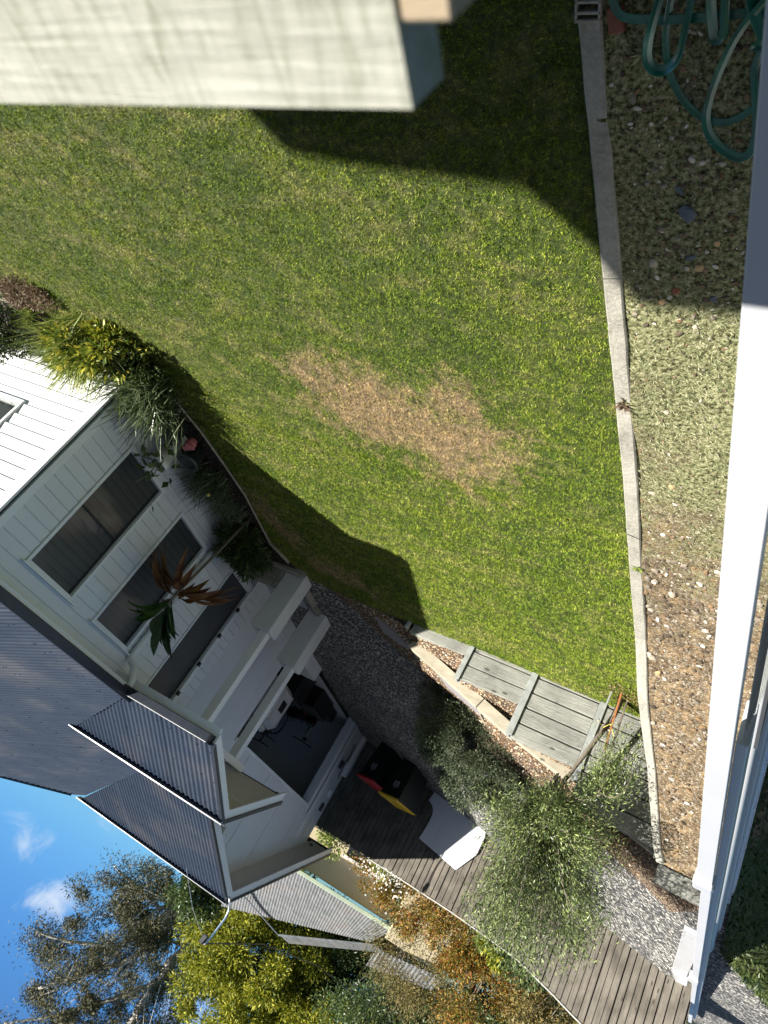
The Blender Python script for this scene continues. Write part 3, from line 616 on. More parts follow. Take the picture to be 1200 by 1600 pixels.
hs=thing('garden_hose','flat dark green hose lying in loose loops on the dirt','hose',(.6,1.3,0))
def hp(name,pts,w=.045,tw=None):
    w*=.88; tw=[t*.75 for t in tw] if tw else None
    o=ribbon(name,'',pts,w,'hose',tw); o.parent=hs; o.location=(-.6,-1.3,0); return o
hp('hose_loop',[(1.06,1.04,.05),(1.0,1.17,.06),(.85,1.19,.07),(.7,1.18,.09),(.5,1.17,.08),(.3,1.15,.05)],.04,[.2,.3,.2,.2,.2,.2])
hp('hose_loop',[(.80,1.02,.16),(.845,1.2,.13),(.86,1.32,.09),(.83,1.375,.07),(.78,1.375,.07),(.735,1.32,.09),(.715,1.22,.12),(.68,1.0,.2)],.05,[1.2,1.1,.9,.7,.7,.9,1.0,1.1])
hp('hose_loop',[(.78,1.05,.10),(.80,1.25,.06),(.76,1.42,.04),(.66,1.55,.03),(.55,1.60,.03),(.46,1.58,.03),(.38,1.50,.03)],.035,[.9,.7,.5,.4,.3,.3,.3])
hp('hose_loop',[(.63,.98,.2),(.625,1.12,.14),(.60,1.25,.09),(.565,1.22,.12),(.57,1.1,.17),(.57,.95,.22)],.045,[.7,.6,.4,.4,.7,.7])
hp('hose_loop',[(.40,1.05,.22),(.50,1.2,.15),(.555,1.35,.11),(.585,1.5,.08),(.58,1.60,.06),(.53,1.68,.05),(.44,1.735,.05),(.385,1.72,.05),(.375,1.64,.05),(.405,1.5,.05),(.435,1.37,.05),(.40,1.28,.07),(.34,1.2,.08)],.045,[1.1,1.0,.9,.9,.8,.6,.5,.5,.6,.7,.8,.7,.5])
hp('hose_loop',[(.5,1.0,.24),(.46,1.14,.17),(.42,1.24,.12),(.44,1.28,.09),(.38,1.24,.1),(.33,1.15,.12)],.05,[1.0,.9,.7,.6,.7,.7])
# ------------------------------------------------------------- corrugated sheets
def corr(name,parent,m,origin,ea,eu,a0,a1,ulo,uhi,pitch=.086,amp=.012,per=8,nseg=None):
    """ea: unit across, eu: unit down/up slope; for a in [a0,a1] the sheet spans ulo(a)..uhi(a)"""
    O=np.array(origin,float); ea=np.array(ea,float); eu=np.array(eu,float); nn=np.cross(ea,eu); nn/=np.linalg.norm(nn)
    if nn[2]<0: nn=-nn
    k=int((a1-a0)/pitch*per)+1; A=np.linspace(a0,a1,k); V=[]
    sheetw=.762
    for a in A:
        lap=.004*((a%sheetw)<.05)
        d=amp*math.sin(2*math.pi*a/pitch)+lap
        lo=ulo(a);hi=uhi(a); hi=max(hi,lo+.001)
        V.append(O+ea*a+eu*lo+nn*d); V.append(O+ea*a+eu*hi+nn*d)
    me=bpy.data.meshes.new(name); f=[(2*i,2*i+1,2*i+3,2*i+2) for i in range(k-1)]; me.from_pydata([tuple(v) for v in V],[],f); me.update(); me.polygons.foreach_set('use_smooth',[True]*len(f))
    return link(name,me,m,parent)
def screws(parent,origin,ea,eu,a0,a1,us,ulo,uhi,step=.228):
    mb=MB(); O=Vector(origin); ea=Vector(ea); eu=Vector(eu); nn=ea.cross(eu).normalized(); nn=nn if nn.z>0 else -nn
    a=a0+.02
    while a<a1:
        aa=round(a/.076)*.076+.019
        for u in us:
            if ulo(aa)+.03<u<uhi(aa)-.03: mb.obox(O+ea*aa+eu*u+nn*.012,ea,eu,nn,.011,.011,.008)
        a+=step
    if mb.v: o=mb.build('roof_screws',M['black'],parent); o['kind']='stuff'
# ------------------------------------------------------------- main house
HO=(6.4,8,0)
H=thing('white_house','white weatherboard house with blue grey corrugated gabled roof','house',HO)
WXP=6.36
def boards_x(parent,y0,y1,z0,z1,x=WXP,name='wall',m='wb'):
    mb=MB(); e=.15; k=math.floor(z0/e); z=k*e
    zz=[]
    while z<z1-.001: zz.append((max(z,z0),min(z+e,z1))); z+=e
    for a,b in zz:
        if b-a<.01: continue
        xo=x-.022; xi=x-.016; gb=b-.008
        mb.quad((xo,y0,a),(xo,y1,a),(xi,y1,gb),(xi,y0,gb)); mb.quad((xi,y0,gb),(xi,y1,gb),(x-.001,y1,gb+.001),(x-.001,y0,gb+.001)); mb.quad((x-.001,y0,gb+.001),(x-.001,y1,gb+.001),(x-.001,y1,b),(x-.001,y0,b)); mb.quad((xo,y0,a),(x,y0,a),(x,y1,a),(xo,y1,a))
    mb.quad((x,y0,z0),(x,y1,z0),(x,y1,z1),(x,y0,z1))
    return mb
def boards_y(x0,x1,z0,z1,y=4.67):
    mb=MB(); e=.15; z=math.floor(z0/e)*e
    while z<z1-.001:
        a=max(z,z0); b=min(z+e,z1); z+=e
        if b-a<.01: continue
        yo=y-.026; yi=y-.003
        mb.quad((x1,yo,a),(x0,yo,a),(x0,yi,b),(x1,yi,b)); mb.quad((x0,yo,a),(x1,yo,a),(x1,y,a),(x0,y,a))
    mb.quad((x1,y,z0),(x0,y,z0),(x0,y,z1),(x1,y,z1)); return mb
def add(a,b):
    n=len(a.v); a.v+=b.v; a.f+=[tuple(i+n for i in f) for f in b.f]; return a
ZB=.30; ZT=2.80
W1=(5.36,6.16,.62,2.30); W2=(6.73,7.51,.60,2.30)
# windows from calibration: w1 Y 5.36-6.13, w2 Y 6.72-7.46
w=MB()
for (y0,y1,z0,z1) in ((4.74,W1[0]-.05,ZB,ZT),(W1[1]+.05,W2[0]-.05,ZB,ZT),(W2[1]+.05,8.36,ZB,ZT),(W1[0]-.05,W1[1]+.05,ZB,W1[2]-.06),(W1[0]-.05,W1[1]+.05,W1[3]+.06,ZT),(W2[0]-.05,W2[1]+.05,ZB,W2[2]-.06),(W2[0]-.05,W2[1]+.05,W2[3]+.06,ZT),(8.36,9.16,2.66,ZT),(8.36,9.16,ZB,.42)):
    add(w,boards_x(H,y0,y1,z0,z1))
w.build('weatherboard_wall',M['wb'],H)
w=MB(); LWX=7.44
for (x0,x1,z0,z1) in ((6.43,LWX-.05,ZB,2.85),(LWX-.05,9.6,ZB,.86),(LWX-.05,9.6,2.3,2.85),(9.6,13.5,ZB,2.85)): add(w,boards_y(x0,x1,z0,z1))
w.build('weatherboard_wall',M['wb'],H)
w=MB().box(6.37,13.5,4.675,13,0-.1,ZB-.004); w.build('plinth',M['render'],H)
# corner stop boards
w=MB().box(6.318,6.345,4.70,4.80,ZB,ZT).box(6.40-.06,6.46,4.625,4.66,ZB,2.85).box(6.318,6.345,4.625,4.655,ZB,2.84); w.build('corner_board',M['trim'],H)
# return of lapped boards seen between the two corner boards
w=MB()
z=ZB
while z<2.8: w.prism([(6.325,4.655),(6.345,4.655),(6.345,4.70),(6.325,4.70)],z,z+.0); z+=.15
# core
w=MB().box(6.42,13.4,4.75,11.0,ZB,2.8); w.build('wall_core',M['wb'],H)
def window_x(y0,y1,z0,z1,split,right_lower=False,mull=None):
    f=MB(); x=WXP
    t=.045
    f.box(x-.045,x+.03,y0-t,y0,z0-.05,z1+.05,.004).box(x-.045,x+.03,y1,y1+t,z0-.05,z1+.05,.004).box(x-.045,x+.03,y0,y1,z1,z1+.05,.004).box(x-.05,x+.03,y0-t-.01,y1+t+.01,z0-.06,z0,.004)
    fr=f.build('window',M['trim'],H)
    MB().box(x-.085,x-.0,y0-t-.06,y1+t+.06,z1+.051,z1+.068).build('head_flashing',M['trim'],fr)
    s=MB(); s.box(x+.0,x+.025,split-.015,split+.015,z0+.0,z1-.0,.003)
    s.build('mullion',M['greydoor'],fr)
    g=MB().quad((x+.022,y1,z0),(x+.022,y0,z0),(x+.022,y0,z1),(x+.022,y1,z1)); g.build('glass_pane',M['blind'],fr)
    MB().box(x-.0,x+.018,y0+.0,y0+.02,z0,z1).box(x-.0,x+.018,y1-.02,y1,z0,z1).box(x-.0,x+.018,y0+.02,y1-.02,z0,z0+.02).box(x-.0,x+.018,y0+.02,y1-.02,z1-.02,z1).build('sash',M['greydoor'],fr)
    return fr
# horizontal meeting rail: windows are double-hung, split across the height
def window_h(y0,y1,z0,z1,zs):
    f=MB(); x=WXP; t=.045
    f.box(x-.045,x+.03,y0-t,y0,z0-.05,z1+.05,.004).box(x-.045,x+.03,y1,y1+t,z0-.05,z1+.05,.004).box(x-.045,x+.03,y0,y1,z1,z1+.05,.004).box(x-.055,x+.03,y0-t-.01,y1+t+.01,z0-.055,z0,.004)
    fr=f.build('window',M['trim'],H)
    MB().box(x-.085,x-.0,y0-t-.06,y1+t+.06,z1+.052,z1+.068).build('head_flashing',M['trim'],fr)
    MB().box(x-.004,x+.02,y0+.02,y1-.02,zs-.012,zs+.012).build('meeting_rail',M['black'],fr)
    MB().quad((x+.022,y1,z0),(x+.022,y0,z0),(x+.022,y0,z1),(x+.022,y1,z1)).build('glass_pane',M['blind'],fr)
    MB().box(x+.002,x+.018,y0,y0+.02,z0,z1).box(x+.002,x+.018,y1-.02,y1,z0,z1).box(x+.002,x+.018,y0+.02,y1-.02,z0,z0+.02).box(x+.002,x+.018,y0+.02,y1-.02,z1-.02,z1).build('sash',M['greydoor'],fr)
window_h(*W1,1.47); window_h(*W2,1.25)
# sunlit wall window
f=MB(); y=4.67
f.box(LWX-.045,LWX,y-.045,y+.02,.86,2.3,.004).box(LWX,9.55,y-.045,y+.02,.86,.91,.004).box(LWX,9.55,y-.045,y+.02,2.25,2.3,.004).box(9.55,9.6,y-.045,y+.02,.86,2.3,.004)
fr=f.build('window',M['trim'],H); MB().quad((LWX,y+.005,.9),(9.55,y+.005,.9),(9.55,y+.005,2.26),(LWX,y+.005,2.26)).build('glass_pane',M['glass'],fr); MB().box(LWX,9.55,y-.02,y+.004,.91,.94).box(LWX,LWX+.035,y-.02,y+.004,.94,2.25).build('sash',M['galv'],fr)
# glazed door beside the porch
d=MB().quad((WXP+.02,9.08,.42),(WXP+.02,8.41,.42),(WXP+.02,8.41,2.6),(WXP+.02,9.08,2.6)); dp=d.build('door',M['greydoor'],H)
MB().box(WXP-.03,WXP+.0,8.37,8.405,.40,2.66,.003).box(WXP-.03,WXP+.0,8.405,9.08,2.61,2.66).build('door_frame',M['trim'],dp)
MB().box(WXP-.055,WXP-.0,9.082,9.12,.40,2.66,.003).build('door_edge',M['trim'],dp)
for z in (.75,1.25,1.78,2.3): MB().box(WXP-.07,WXP-.03,9.075,9.125,z-.035,z+.035,.003).build('hinge',M['black'],dp)
# entry wall right of porch then render wall
w=boards_x(H,9.20,9.50,.0,2.75); w.build('weatherboard_wall',M['wb'],H); MB().box(WXP-.04,WXP,9.122,9.196,0,2.75,.004).build('corner_board',M['trim'],H)
MB().box(6.385,6.6,9.505,11.17,-.1,2.74).build('rendered_wall',M['render'],H)
# garage front
gw=MB().box(6.42,6.6,11.22,11.56,-.1,3.4).box(6.42,6.6,11.56,16.2,2.23,3.35).box(6.42,6.6,16.2,17.38,-.1,2.85); gw.prism([(6.421,9.75),(6.6,9.75),(6.6,17.38),(6.421,17.38)],3.2,lambda x,y:4.40-abs(y-13.7)*.4365+.0) if 0 else None
gwo=gw.build('garage_wall',M['render'],H)
tri=MB(); n0=[(9.8,2.80),(17.6,2.80),(13.7,4.46)]
tri.v=[(6.418,a,z) for a,z in n0]+[(6.5,a,z) for a,z in n0]; tri.f=[(2,1,0),(3,4,5),(0,1,4,3),(1,2,5,4),(2,0,3,5)]; tri.build('gable_wall',M['render'],H)
for yy in (12.4,13.6,14.8,16.0,16.9): MB().box(6.409,6.418,yy-.008,yy+.008,2.25 if yy<16.2 else 1.9,min(4.4,4.4-abs(yy-13.7)*.4365)).build('panel_joint',M['soffit'],H)
jb=MB().box(6.39,6.419,16.2,16.34,0,2.3,.004).box(6.375,6.389,16.42,16.50,0,2.35,.004).box(6.39,6.419,16.50,16.62,0,2.9,.004).box(6.30,6.41,17.15,17.38,0,1.1,.03); jb.build('door_jamb',M['trim'],H)
MB().box(6.39,6.419,11.56,16.2,2.16,2.23,.004).build('door_head',M['trim'],H)
# garage interior
gi=MB().quad((6.6,11.3,.01),(12,11.3,.01),(12,17.2,.01),(6.6,17.2,.01)); gi.build('garage_floor',M['floor_conc'],H)
gi=MB().quad((12,11.3,0),(12,17.3,0),(12,17.3,3),(12,11.3,3)).quad((6.6,17.25,0),(12,17.25,0),(12,17.25,3),(6.6,17.25,3)).quad((6.6,11.25,0),(12,11.25,0),(12,11.25,3),(6.6,11.25,3)).quad((6.6,11.2,2.7),(12,11.2,2.7),(12,17.3,2.7),(6.6,17.3,2.7)); gi.build('garage_lining',M['darkwall'],H)
MB().box(10.6,11.3,17.235,17.248,.9,1.7,.004).build('access_panel',M['soffit'],H)
# outer walls (sides and back) so the house is closed
MB().box(12.05,13.4,11,17.6,0,2.8).box(6.6,12.0,17.30,17.55,-.1,2.8).build('rear_wall',M['render'],H)
# taps, pipes, box on the garage corner
MB().box(6.36,6.41,17.0,17.12,1.9,2.1,.01).build('meter_box',M['greydoor'],H); sv=MB(); sv.tube([(6.37,16.9,.35),(6.34,16.9,.6),(6.34,16.9,1.2)],.014); sv.tube([(6.34,16.9,1.2),(6.34,17.0,1.25)],.012); sv.build('water_pipe',M['greydoor'],H); MB().box(6.34,6.4,16.72,16.82,.85,1.05,.008).build('tap_cover',M['greydoor'],H)
MB().box(6.34,6.41,16.95,17.15,1.55,1.72,.02).build('sensor_light',M['trim'],H); MB().box(6.35,6.41,17.0,17.2,.75,1.0,.03).build('hose_box',M['trim'],H)
# piers and posts
for (y0,y1) in ((8.47,8.76),(9.70,10.02)):
    p=MB().box(5.20,5.56,y0,y1,-.05,1.03,.012).build('porch_pier',M['render'],H)
    MB().box(5.26,5.40,(y0+y1)/2-.065,(y0+y1)/2+.065,1.03,2.72,.004).build('post',M['trim'],p)
# low wall beside the pier / planter
lw=MB().box(5.57,6.3,8.45,8.60,-.1,.34,.01).box(5.30,5.40,8.765,9.695,-.1,.10,.01).box(5.18,5.9,8.34,8.44,-.1,.09,.03); lw.build('low_planter_wall',M['conc'],H)
MB().box(5.56,6.36,8.61,9.68,-.1,.06).build('porch_floor',M['floor_conc'],H)
# channel drain
dr=MB().prism([(5.84,11.3),(5.90,11.3),(5.46,15.6),(5.40,15.6)],.005,.011); tag(dr.build('channel_drain',M['grout']),'long black channel drain set in the driveway by garage','drain')
# ---- roofs
T1=.4245; c1=1/math.sqrt(1+T1*T1); EU1=(c1,0,T1*c1)
def mlo(y): 
    if y<7.69: x=6.0
    elif y<8.95: x=6.0+(y-7.69)*1.095
    elif y<9.8: x=max(7.38-(y-8.95)*1.095,6.0)
    else: x=max(6.0+(y-9.8)*1.03, 7.38-(y-8.95)*1.095)
    return (x-6.0)/c1
def mhi(y):
    x=6.0+(y-4.45) if y<10.6 else 12.15-(y-10.6)*.76
    return max((x-6.0)/c1,mlo(y)+.002)
corr('main_roof',H,M['roof'],(6.0,0,2.85),(0,1,0),EU1,4.45,13.35,mlo,mhi,per=8)
screws(H,(6.0,0,2.85),(0,1,0),EU1,4.45,13.3,[.25,1.15,2.05,2.95,3.85,4.75,5.6],mlo,mhi,.228)
# south and north hips, flat backing
hp_=MB().poly([(6.0,4.45,2.84),(12.15,10.6,5.44),(18,4.45,2.84)]).poly([(12.15,10.6,5.44),(9.9,13.5,4.48),(20,13.5,4.48)]).poly([(12.15,10.6,5.44),(20,13.5,4.48),(18,4.45,2.84)]); hp_.build('hip_roof',M['roof'],H)
MB().bar((12.15,10.6,5.47),(10.0,13.38,4.56),.11,.03).bar((6.0,4.45,2.87),(12.15,10.6,5.47),.11,.03).build('hip_capping',M['gutter'],H)
# gutter and eave
gt=MB().box(5.88,6.00,4.40,7.72,2.74,2.86,.008); gt.build('gutter',M['gutter'],H)
MB().box(6.002,6.03,4.42,7.8,2.68,2.85).build('fascia',M['trim'],H)
MB().box(6.03,6.40,4.45,8.3,2.745,2.765).build('eave_soffit',M['soffit'],H)
MB().box(6.0,14,4.40,4.45,2.70,2.84).build('fascia',M['gutter'],H); MB().box(6.03,14,4.455,4.70,2.745,2.765).build('eave_soffit',M['soffit'],H)
# downpipe
dpz=MB().tube([(5.97,7.62,2.74),(5.99,7.62,2.62),(6.14,7.64,2.46),(6.27,7.66,2.40),(6.29,7.66,2.30),(6.29,7.66,.1)],.045,12); dpz.build('downpipe',M['trim'],H,True)
def gable(ridge,y_eave0,y_eave1,x0,x1,z_e,yr,zr,name,valx,front_gut,vf,vb):
    s=thing_part(name)
def thing_part(n): return None
# porch gable
G1=dict(yr=8.95,zr=3.43,ye=7.62,yb=10.25,x0=4.45,x1=7.38,t=.487)
def gable_roof(G,nm,lo_front,lo_back,hwx):
    t=G['t']; c=1/math.sqrt(1+t*t); yr,zr=G['yr'],G['zr']
    # front slope : u measured from ridge down (negative Y)
    euf=(0,-c,-t*c); eub=(0,c,-t*c); O=(0,yr,zr)
    r=corr(nm,H,M['roof'],O,(1,0,0),euf,G['x0']+.02,G['x1'],lambda a:0.0,lambda a:max(0.002,(yr-lo_front(a))/c))
    corr(nm,H,M['roof'],O,(1,0,0),eub,G['x0']+.02,G['x1'],lambda a:0.0,lambda a:max(.002,(lo_back(a)-yr)/c))
    screws(H,O,(1,0,0),euf,G['x0'],G['x1'],[.2,.75,1.3,1.9,2.6,3.3,4.0],lambda a:0.0,lambda a:max(0.002,(yr-lo_front(a))/c))
    # ridge cap
    cp=MB().bar((G['x0']-.01,yr-.055,zr+.004),(hwx,yr-.055,zr+.004),.13,.012,roll=-math.atan(t)*1).bar((G['x0']-.01,yr+.055,zr+.004),(hwx,yr+.055,zr+.004),.13,.012,roll=math.atan(t)*1).tube([(G['x0']-.01,yr,zr+.03),(hwx,yr,zr+.03)],.016,8); cp.build('ridge_capping',M['flash'],H)
    return r
G1f=lambda x: 7.64 if x<6.0 else 7.69+(x-6.0)*.913
G1b=lambda x: 10.27 if x<6.3 else max(8.95,10.25-(x-6.0)*.913)
gable_roof(G1,'porch_roof',G1f,G1b,7.40)
G2=dict(yr=13.7,zr=4.53,ye=9.7,yb=17.7,x0=5.85,x1=9.95,t=.4365)
G2f=lambda x: 9.72 if x<6.0 else 9.75+(x-6.0)*1.0
G2b=lambda x: 17.7
gable_roof(G2,'garage_roof',G2f,G2b,10.0)
# barges, linings
def barge(x,ya,za,yb,zb,h=.15,th=.03,m='trim'):
    mb=MB(); mb.v=[(x,ya,za),(x,yb,zb),(x,yb,zb-h),(x,ya,za-h),(x+th,ya,za),(x+th,yb,zb),(x+th,yb,zb-h),(x+th,ya,za-h)]; mb.f=[(0,1,2,3),(7,6,5,4),(0,4,5,1),(1,5,6,2),(2,6,7,3),(3,7,4,0)]; return mb
for (x,ye,ze,yr,zr,yb,zb,hb,nm) in ((4.45,7.66,2.80,8.95,3.43,10.27,2.79,.14,'porch'),(5.85,9.72,2.79,13.7,4.53,17.7,2.79,.17,'garage')):
    add(barge(x,ye,ze-.02,yr,zr-.02,hb),barge(x,yr,zr-.02,yb,zb-.02,hb)).build('bargeboard',M['trim'],H)
    e=MB(); 
    for (a,za,b,zb_) in ((ye,ze,yr,zr),(yr,zr,yb,zb)):
        e.v+= [(x-.025,a,za+.025),(x-.025,b,zb_+.025),(x-.025,b,zb_-.03),(x-.025,a,za-.03),(x+.03,a,za+.025),(x+.03,b,zb_+.025),(x+.03,b,zb_-.03),(x+.03,a,za-.03)]; n=len(e.v)-8; e.f+=[tuple(n+i for i in f) for f in ((0,1,2,3),(7,6,5,4),(0,4,5,1),(1,5,6,2),(2,6,7,3),(3,7,4,0))]
    e.build('barge_trim',M['gutter'],H)
# porch lining (underside) raking
MB().quad((4.48,7.7,2.74),(6.4,7.7,2.74),(6.4,8.95,3.36),(4.48,8.95,3.36)).quad((4.48,8.95,3.36),(6.4,8.95,3.36),(6.4,10.25,2.72),(4.48,10.25,2.72)).build('porch_lining',M['soffit'],H)
MB().bar((4.48,9.45,3.10),(6.4,9.45,3.10),.02,.03).build('lining_batten',M['trim'],H)
MB().quad((5.88,9.74,2.73),(6.42,9.74,2.73),(6.42,13.7,4.46),(5.88,13.7,4.46)).quad((5.88,13.7,4.46),(6.42,13.7,4.46),(6.42,17.68,2.73),(5.88,17.68,2.73)).build('verge_lining',M['soffit'],H)
# end boxing of eaves
# porch gutter and beam
MB().box(4.50,6.0,7.54,7.66,2.70,2.81,.008).build('gutter',M['gutter'],H); MB().box(4.49,4.50,7.535,7.665,2.695,2.815).build('gutter_end',M['black'],H)
MB().box(4.50,6.0,7.54,7.548,2.811,2.816).build('gutter_lip',M['trim'],H)
MB().box(4.482,6.36,7.67,7.70,2.58,2.78).build('fascia',M['trim'],H)
MB().box(4.50,4.62,10.27,10.38,2.69,2.79,.008).box(4.5,6.42,10.29,10.37,2.70,2.78,.008).build('gutter',M['gutter'],H)
MB().box(5.26,5.38,7.72,10.22,2.62,2.725).build('porch_beam',M['trim'],H)
MB().box(5.88,12,17.70,17.82,2.68,2.79,.008).build('gutter',M['gutter'],H)
# vents on gable
MB().lathe((0,0,0),[(.05,0),(.05,.04),(.07,.04),(.07,.07),(.02,.08)],12).build('x',M['soffit']) if 0 else None
v_=MB().tube([(6.42,13.0,3.55),(6.32,13.0,3.55)],.05,12).tube([(6.32,13.0,3.55),(6.30,13.0,3.55)],.075,12).tube([(6.34,13.0,3.55),(6.30,13.12,3.6)],.02,8); v_.build('flue_outlet',M['soffit'],H)
v_=MB().tube([(6.2,17.2,2.86),(6.2,17.2,2.80)],.045,12); v_.build('soffit_vent',M['greydoor'],H)
# service mast
ms=MB().tube([(5.80,13.55,4.42),(5.76,13.62,4.50),(5.74,13.72,4.62),(5.74,13.75,4.75),(5.78,13.72,5.10),(5.80,13.7,5.22),(5.82,13.7,5.27)],.019,10); mo=ms.build('service_mast',M['steelpipe'],H,True)
MB().obox((5.86,13.66,5.2),(.3,.1,1),(1,0,-.3),(0,1,0),.16,.09,.07,.01).build('connection_box',M['black'],mo)
tag(MB().tube([(5.86,13.7,5.27),(6.0,17,5.05),(5.8,21,5.1),(5.4,30,5.9)],.012,6).build('power_cable',M['black']),'thick black power cable running from the roof mast','cable')
tag(MB().tube([(5.83,13.7,5.24),(6.3,13.5,4.9),(6.6,13.0,4.40)],.004,5).build('guy_wire',M['steelpipe']),'thin guy wire from mast down to garage roof','wire')
# ------------------------------------------------------------- things in the garage
k=thing('white_plastic_tank','white moulded plastic tank with black label behind the post','plastic tank',(7.0,12.3,.7))
MB().obox((7.0,13.0,1.08),(0,1,.05),(1,0,0),(0,0,1),.95,.5,.9,.12).obox((7.0,13.0,1.6),(0,1,0),(1,0,0),(0,0,1),.5,.3,.16,.06).build('tank_body',M['kayak'],k,False)
for yy in (12.7,12.87,13.3): MB().box(6.735,6.75,yy,yy+.03,.74,1.44,.005).build('tank_rib',M['kayak'],k)
if 1: MB().box(6.725,6.738,13.0,13.2,.93,1.16).build('label_plate',M['black'],k)
def bike(x,y,lab,rot,fr='black'):
    t=thing('bicycle',lab,'bicycle',(x,y,0)); t.rotation_euler=(0,0,rot)
    def P(mb,n,m,sm=True): 
        o=mb.build(n,M[m],None,sm); o.parent=t; return o
    for wx in (-.52,.52):
        mb=MB(); mb.tube([(wx+.33*math.cos(a),0,.34+.33*math.sin(a)) for a in lin(0,2*math.pi,25)],.02,6,False)
        for a in lin(0,math.pi,7)[:-1]: mb.tube([(wx+.32*math.cos(a),0,.34+.32*math.sin(a)),(wx-.32*math.cos(a),0,.34-.32*math.sin(a))],.0025,4)
        P(mb,'wheel','black')
    f=MB().tube([(-.52,0,.34),(-.15,0,.3),(.38,0,.72),(.36,0,.82),(-.2,0,.80),(-.15,0,.3)],.016,6).tube([(-.52,0,.34),(-.2,0,.80),(-.22,0,.95)],.013,6).tube([(.52,0,.34),(.38,0,.76),(.35,0,.95)],.016,6); P(f,'frame',fr)
    P(MB().tube([(.33,-.28,.98),(.35,0,.96),(.33,.28,.98)],.013,6),'handlebar','black'); P(MB().obox((-.24,0,.97),(1,0,0),(0,1,0),(0,0,1),.26,.12,.05,.02),'saddle','black'); return t
bike(7.7,14.9,'dark bicycle leaning among clutter in the open garage',1.3).location.z=.45; bike(7.3,16.1,'bicycle with grey frame nearest the garage corner jamb',1.1,'galv'); bike(7.4,13.9,'dark bicycle right beside the white plastic tank',1.7).location.z=.75; bike(8.6,15.2,'bicycle deepest in the garage behind the others',.9).location.z=.3
b=MB().obox((7.7,14.3,.55),(1,.4,0),(-.4,1,0),(0,0,1),.5,.3,.5,.1); o=b.build('backpack',M['blue']); tag(o,'blue backpack lying on top of garage clutter','backpack'); mb=MB().obox((7.42,14.22,.6),(1,.4,0),(-.4,1,0),(0,0,1),.02,.12,.12,.005).build('patch',M['stick'],o)
b=MB().obox((7.3,15.3,.45),(1,.2,.3),(-.2,1,0),(0,0,1),.35,.2,.25,.06); tag(b.build('shoulder_bag',M['redfab']),'red bag beside pale cloths in garage clutter','bag')
b=MB().obox((7.15,15.45,.40),(1,.2,.1),(-.2,1,.2),(0,0,1),.3,.22,.18,.07); tag(b.build('cloth_bundle',M['stick']),'pale bundle of cloth beside the red bag','cloth')
for i,(x,y,z,mn,lab) in enumerate(((7.1,15.75,.35,'kayak','white shoe nearest the garage corner jamb'),(7.25,15.95,.3,'kayak','white shoe on the far edge of the clutter'),(7.05,15.6,.55,'quartz','tan shoe on top of the clutter pile'))):
    tag(MB().obox((x,y,z),(1,.5*i,.2),(-.5*i,1,0),(0,0,1),.22,.09,.08,.035).build('shoe',M[mn]),lab,'shoe')
for (x,y,sx,sy,h,lab) in ((7.0,14.9,.5,.9,.5,'black storage crate under the bags in the garage'),(7.2,13.8,.7,.6,.7,'tall dark crate behind the plastic tank'),(7.1,15.8,.5,.5,.28,'low black crate holding shoes')):
    c=thing('storage_crate',lab,'crate',(x,y,0)); MB().box(x-sx/2,x+sx/2,y-sy/2,y+sy/2,.012,h,.02).build('crate_body',M['black'],c); MB().box(x-sx/2-.02,x+sx/2+.02,y-sy/2-.02,y+sy/2+.02,h,h+.03,.01).build('lid',M['greydoor'],c)
for i,(x,y,z,a_,sz,lab) in enumerate(((7.15,14.6,.75,.4,.5,'black duffel bag on the storage crate nearest the tank'),(7.45,15.3,.5,1.1,.45,'black sports bag slumped under the blue backpack'),(7.0,15.2,.62,.2,.35,'small black pouch at front of the clutter pile'),(7.5,15.9,.45,.8,.5,'large black bag at the far end of the clutter'),(7.1,16.0,.22,1.4,.3,'black helmet shaped bag on the garage floor by the jamb'))):
    t=thing('duffel_bag',lab,'bag',(x,y,z),'dark bags heaped in the garage'); o=MB().obox((0,0,0),(math.cos(a_),math.sin(a_),.1),(-math.sin(a_),math.cos(a_),.1),(0,0,1),sz,sz*.5,sz*.45,sz*.14).build('bag_body',M['black'],None,True); o.parent=t
    o=MB().tube([(-.12*math.cos(a_),-.12*math.sin(a_),sz*.2),(0,0,sz*.42),(.12*math.cos(a_),.12*math.sin(a_),sz*.2)],.012).build('strap',M['greydoor'],None,True); o.parent=t
b=thing('tool_case','grey tool case on the garage floor near back wall','tool case',(9.8,16.6,.2)); MB().box(9.5,10.1,16.4,16.9,.02,.38,.04).build('case_body',M['greydoor'],b); MB().tube([(9.65,16.65,.38),(9.65,16.65,.46),(9.95,16.65,.46),(9.95,16.65,.38)],.02).build('handle',M['black'],b)
lad=thing('extension_ladder','dark ladder lying across the back of the garage','ladder',(9.0,12.5,.6)); lm=MB().bar((7.6,12.0,.5),(10.5,13.6,1.9),.05,.07).bar((7.75,11.7,.5),(10.65,13.3,1.9),.05,.07); lm.build('rails',M['greydoor'],lad); rg=MB()
for t in lin(.05,.95,10): rg.bar((7.6+2.9*t,12.0+1.6*t,.5+1.4*t),(7.75+2.9*t,11.7+1.6*t,.5+1.4*t),.03,.03)
rg.build('rungs',M['galv'],lad)
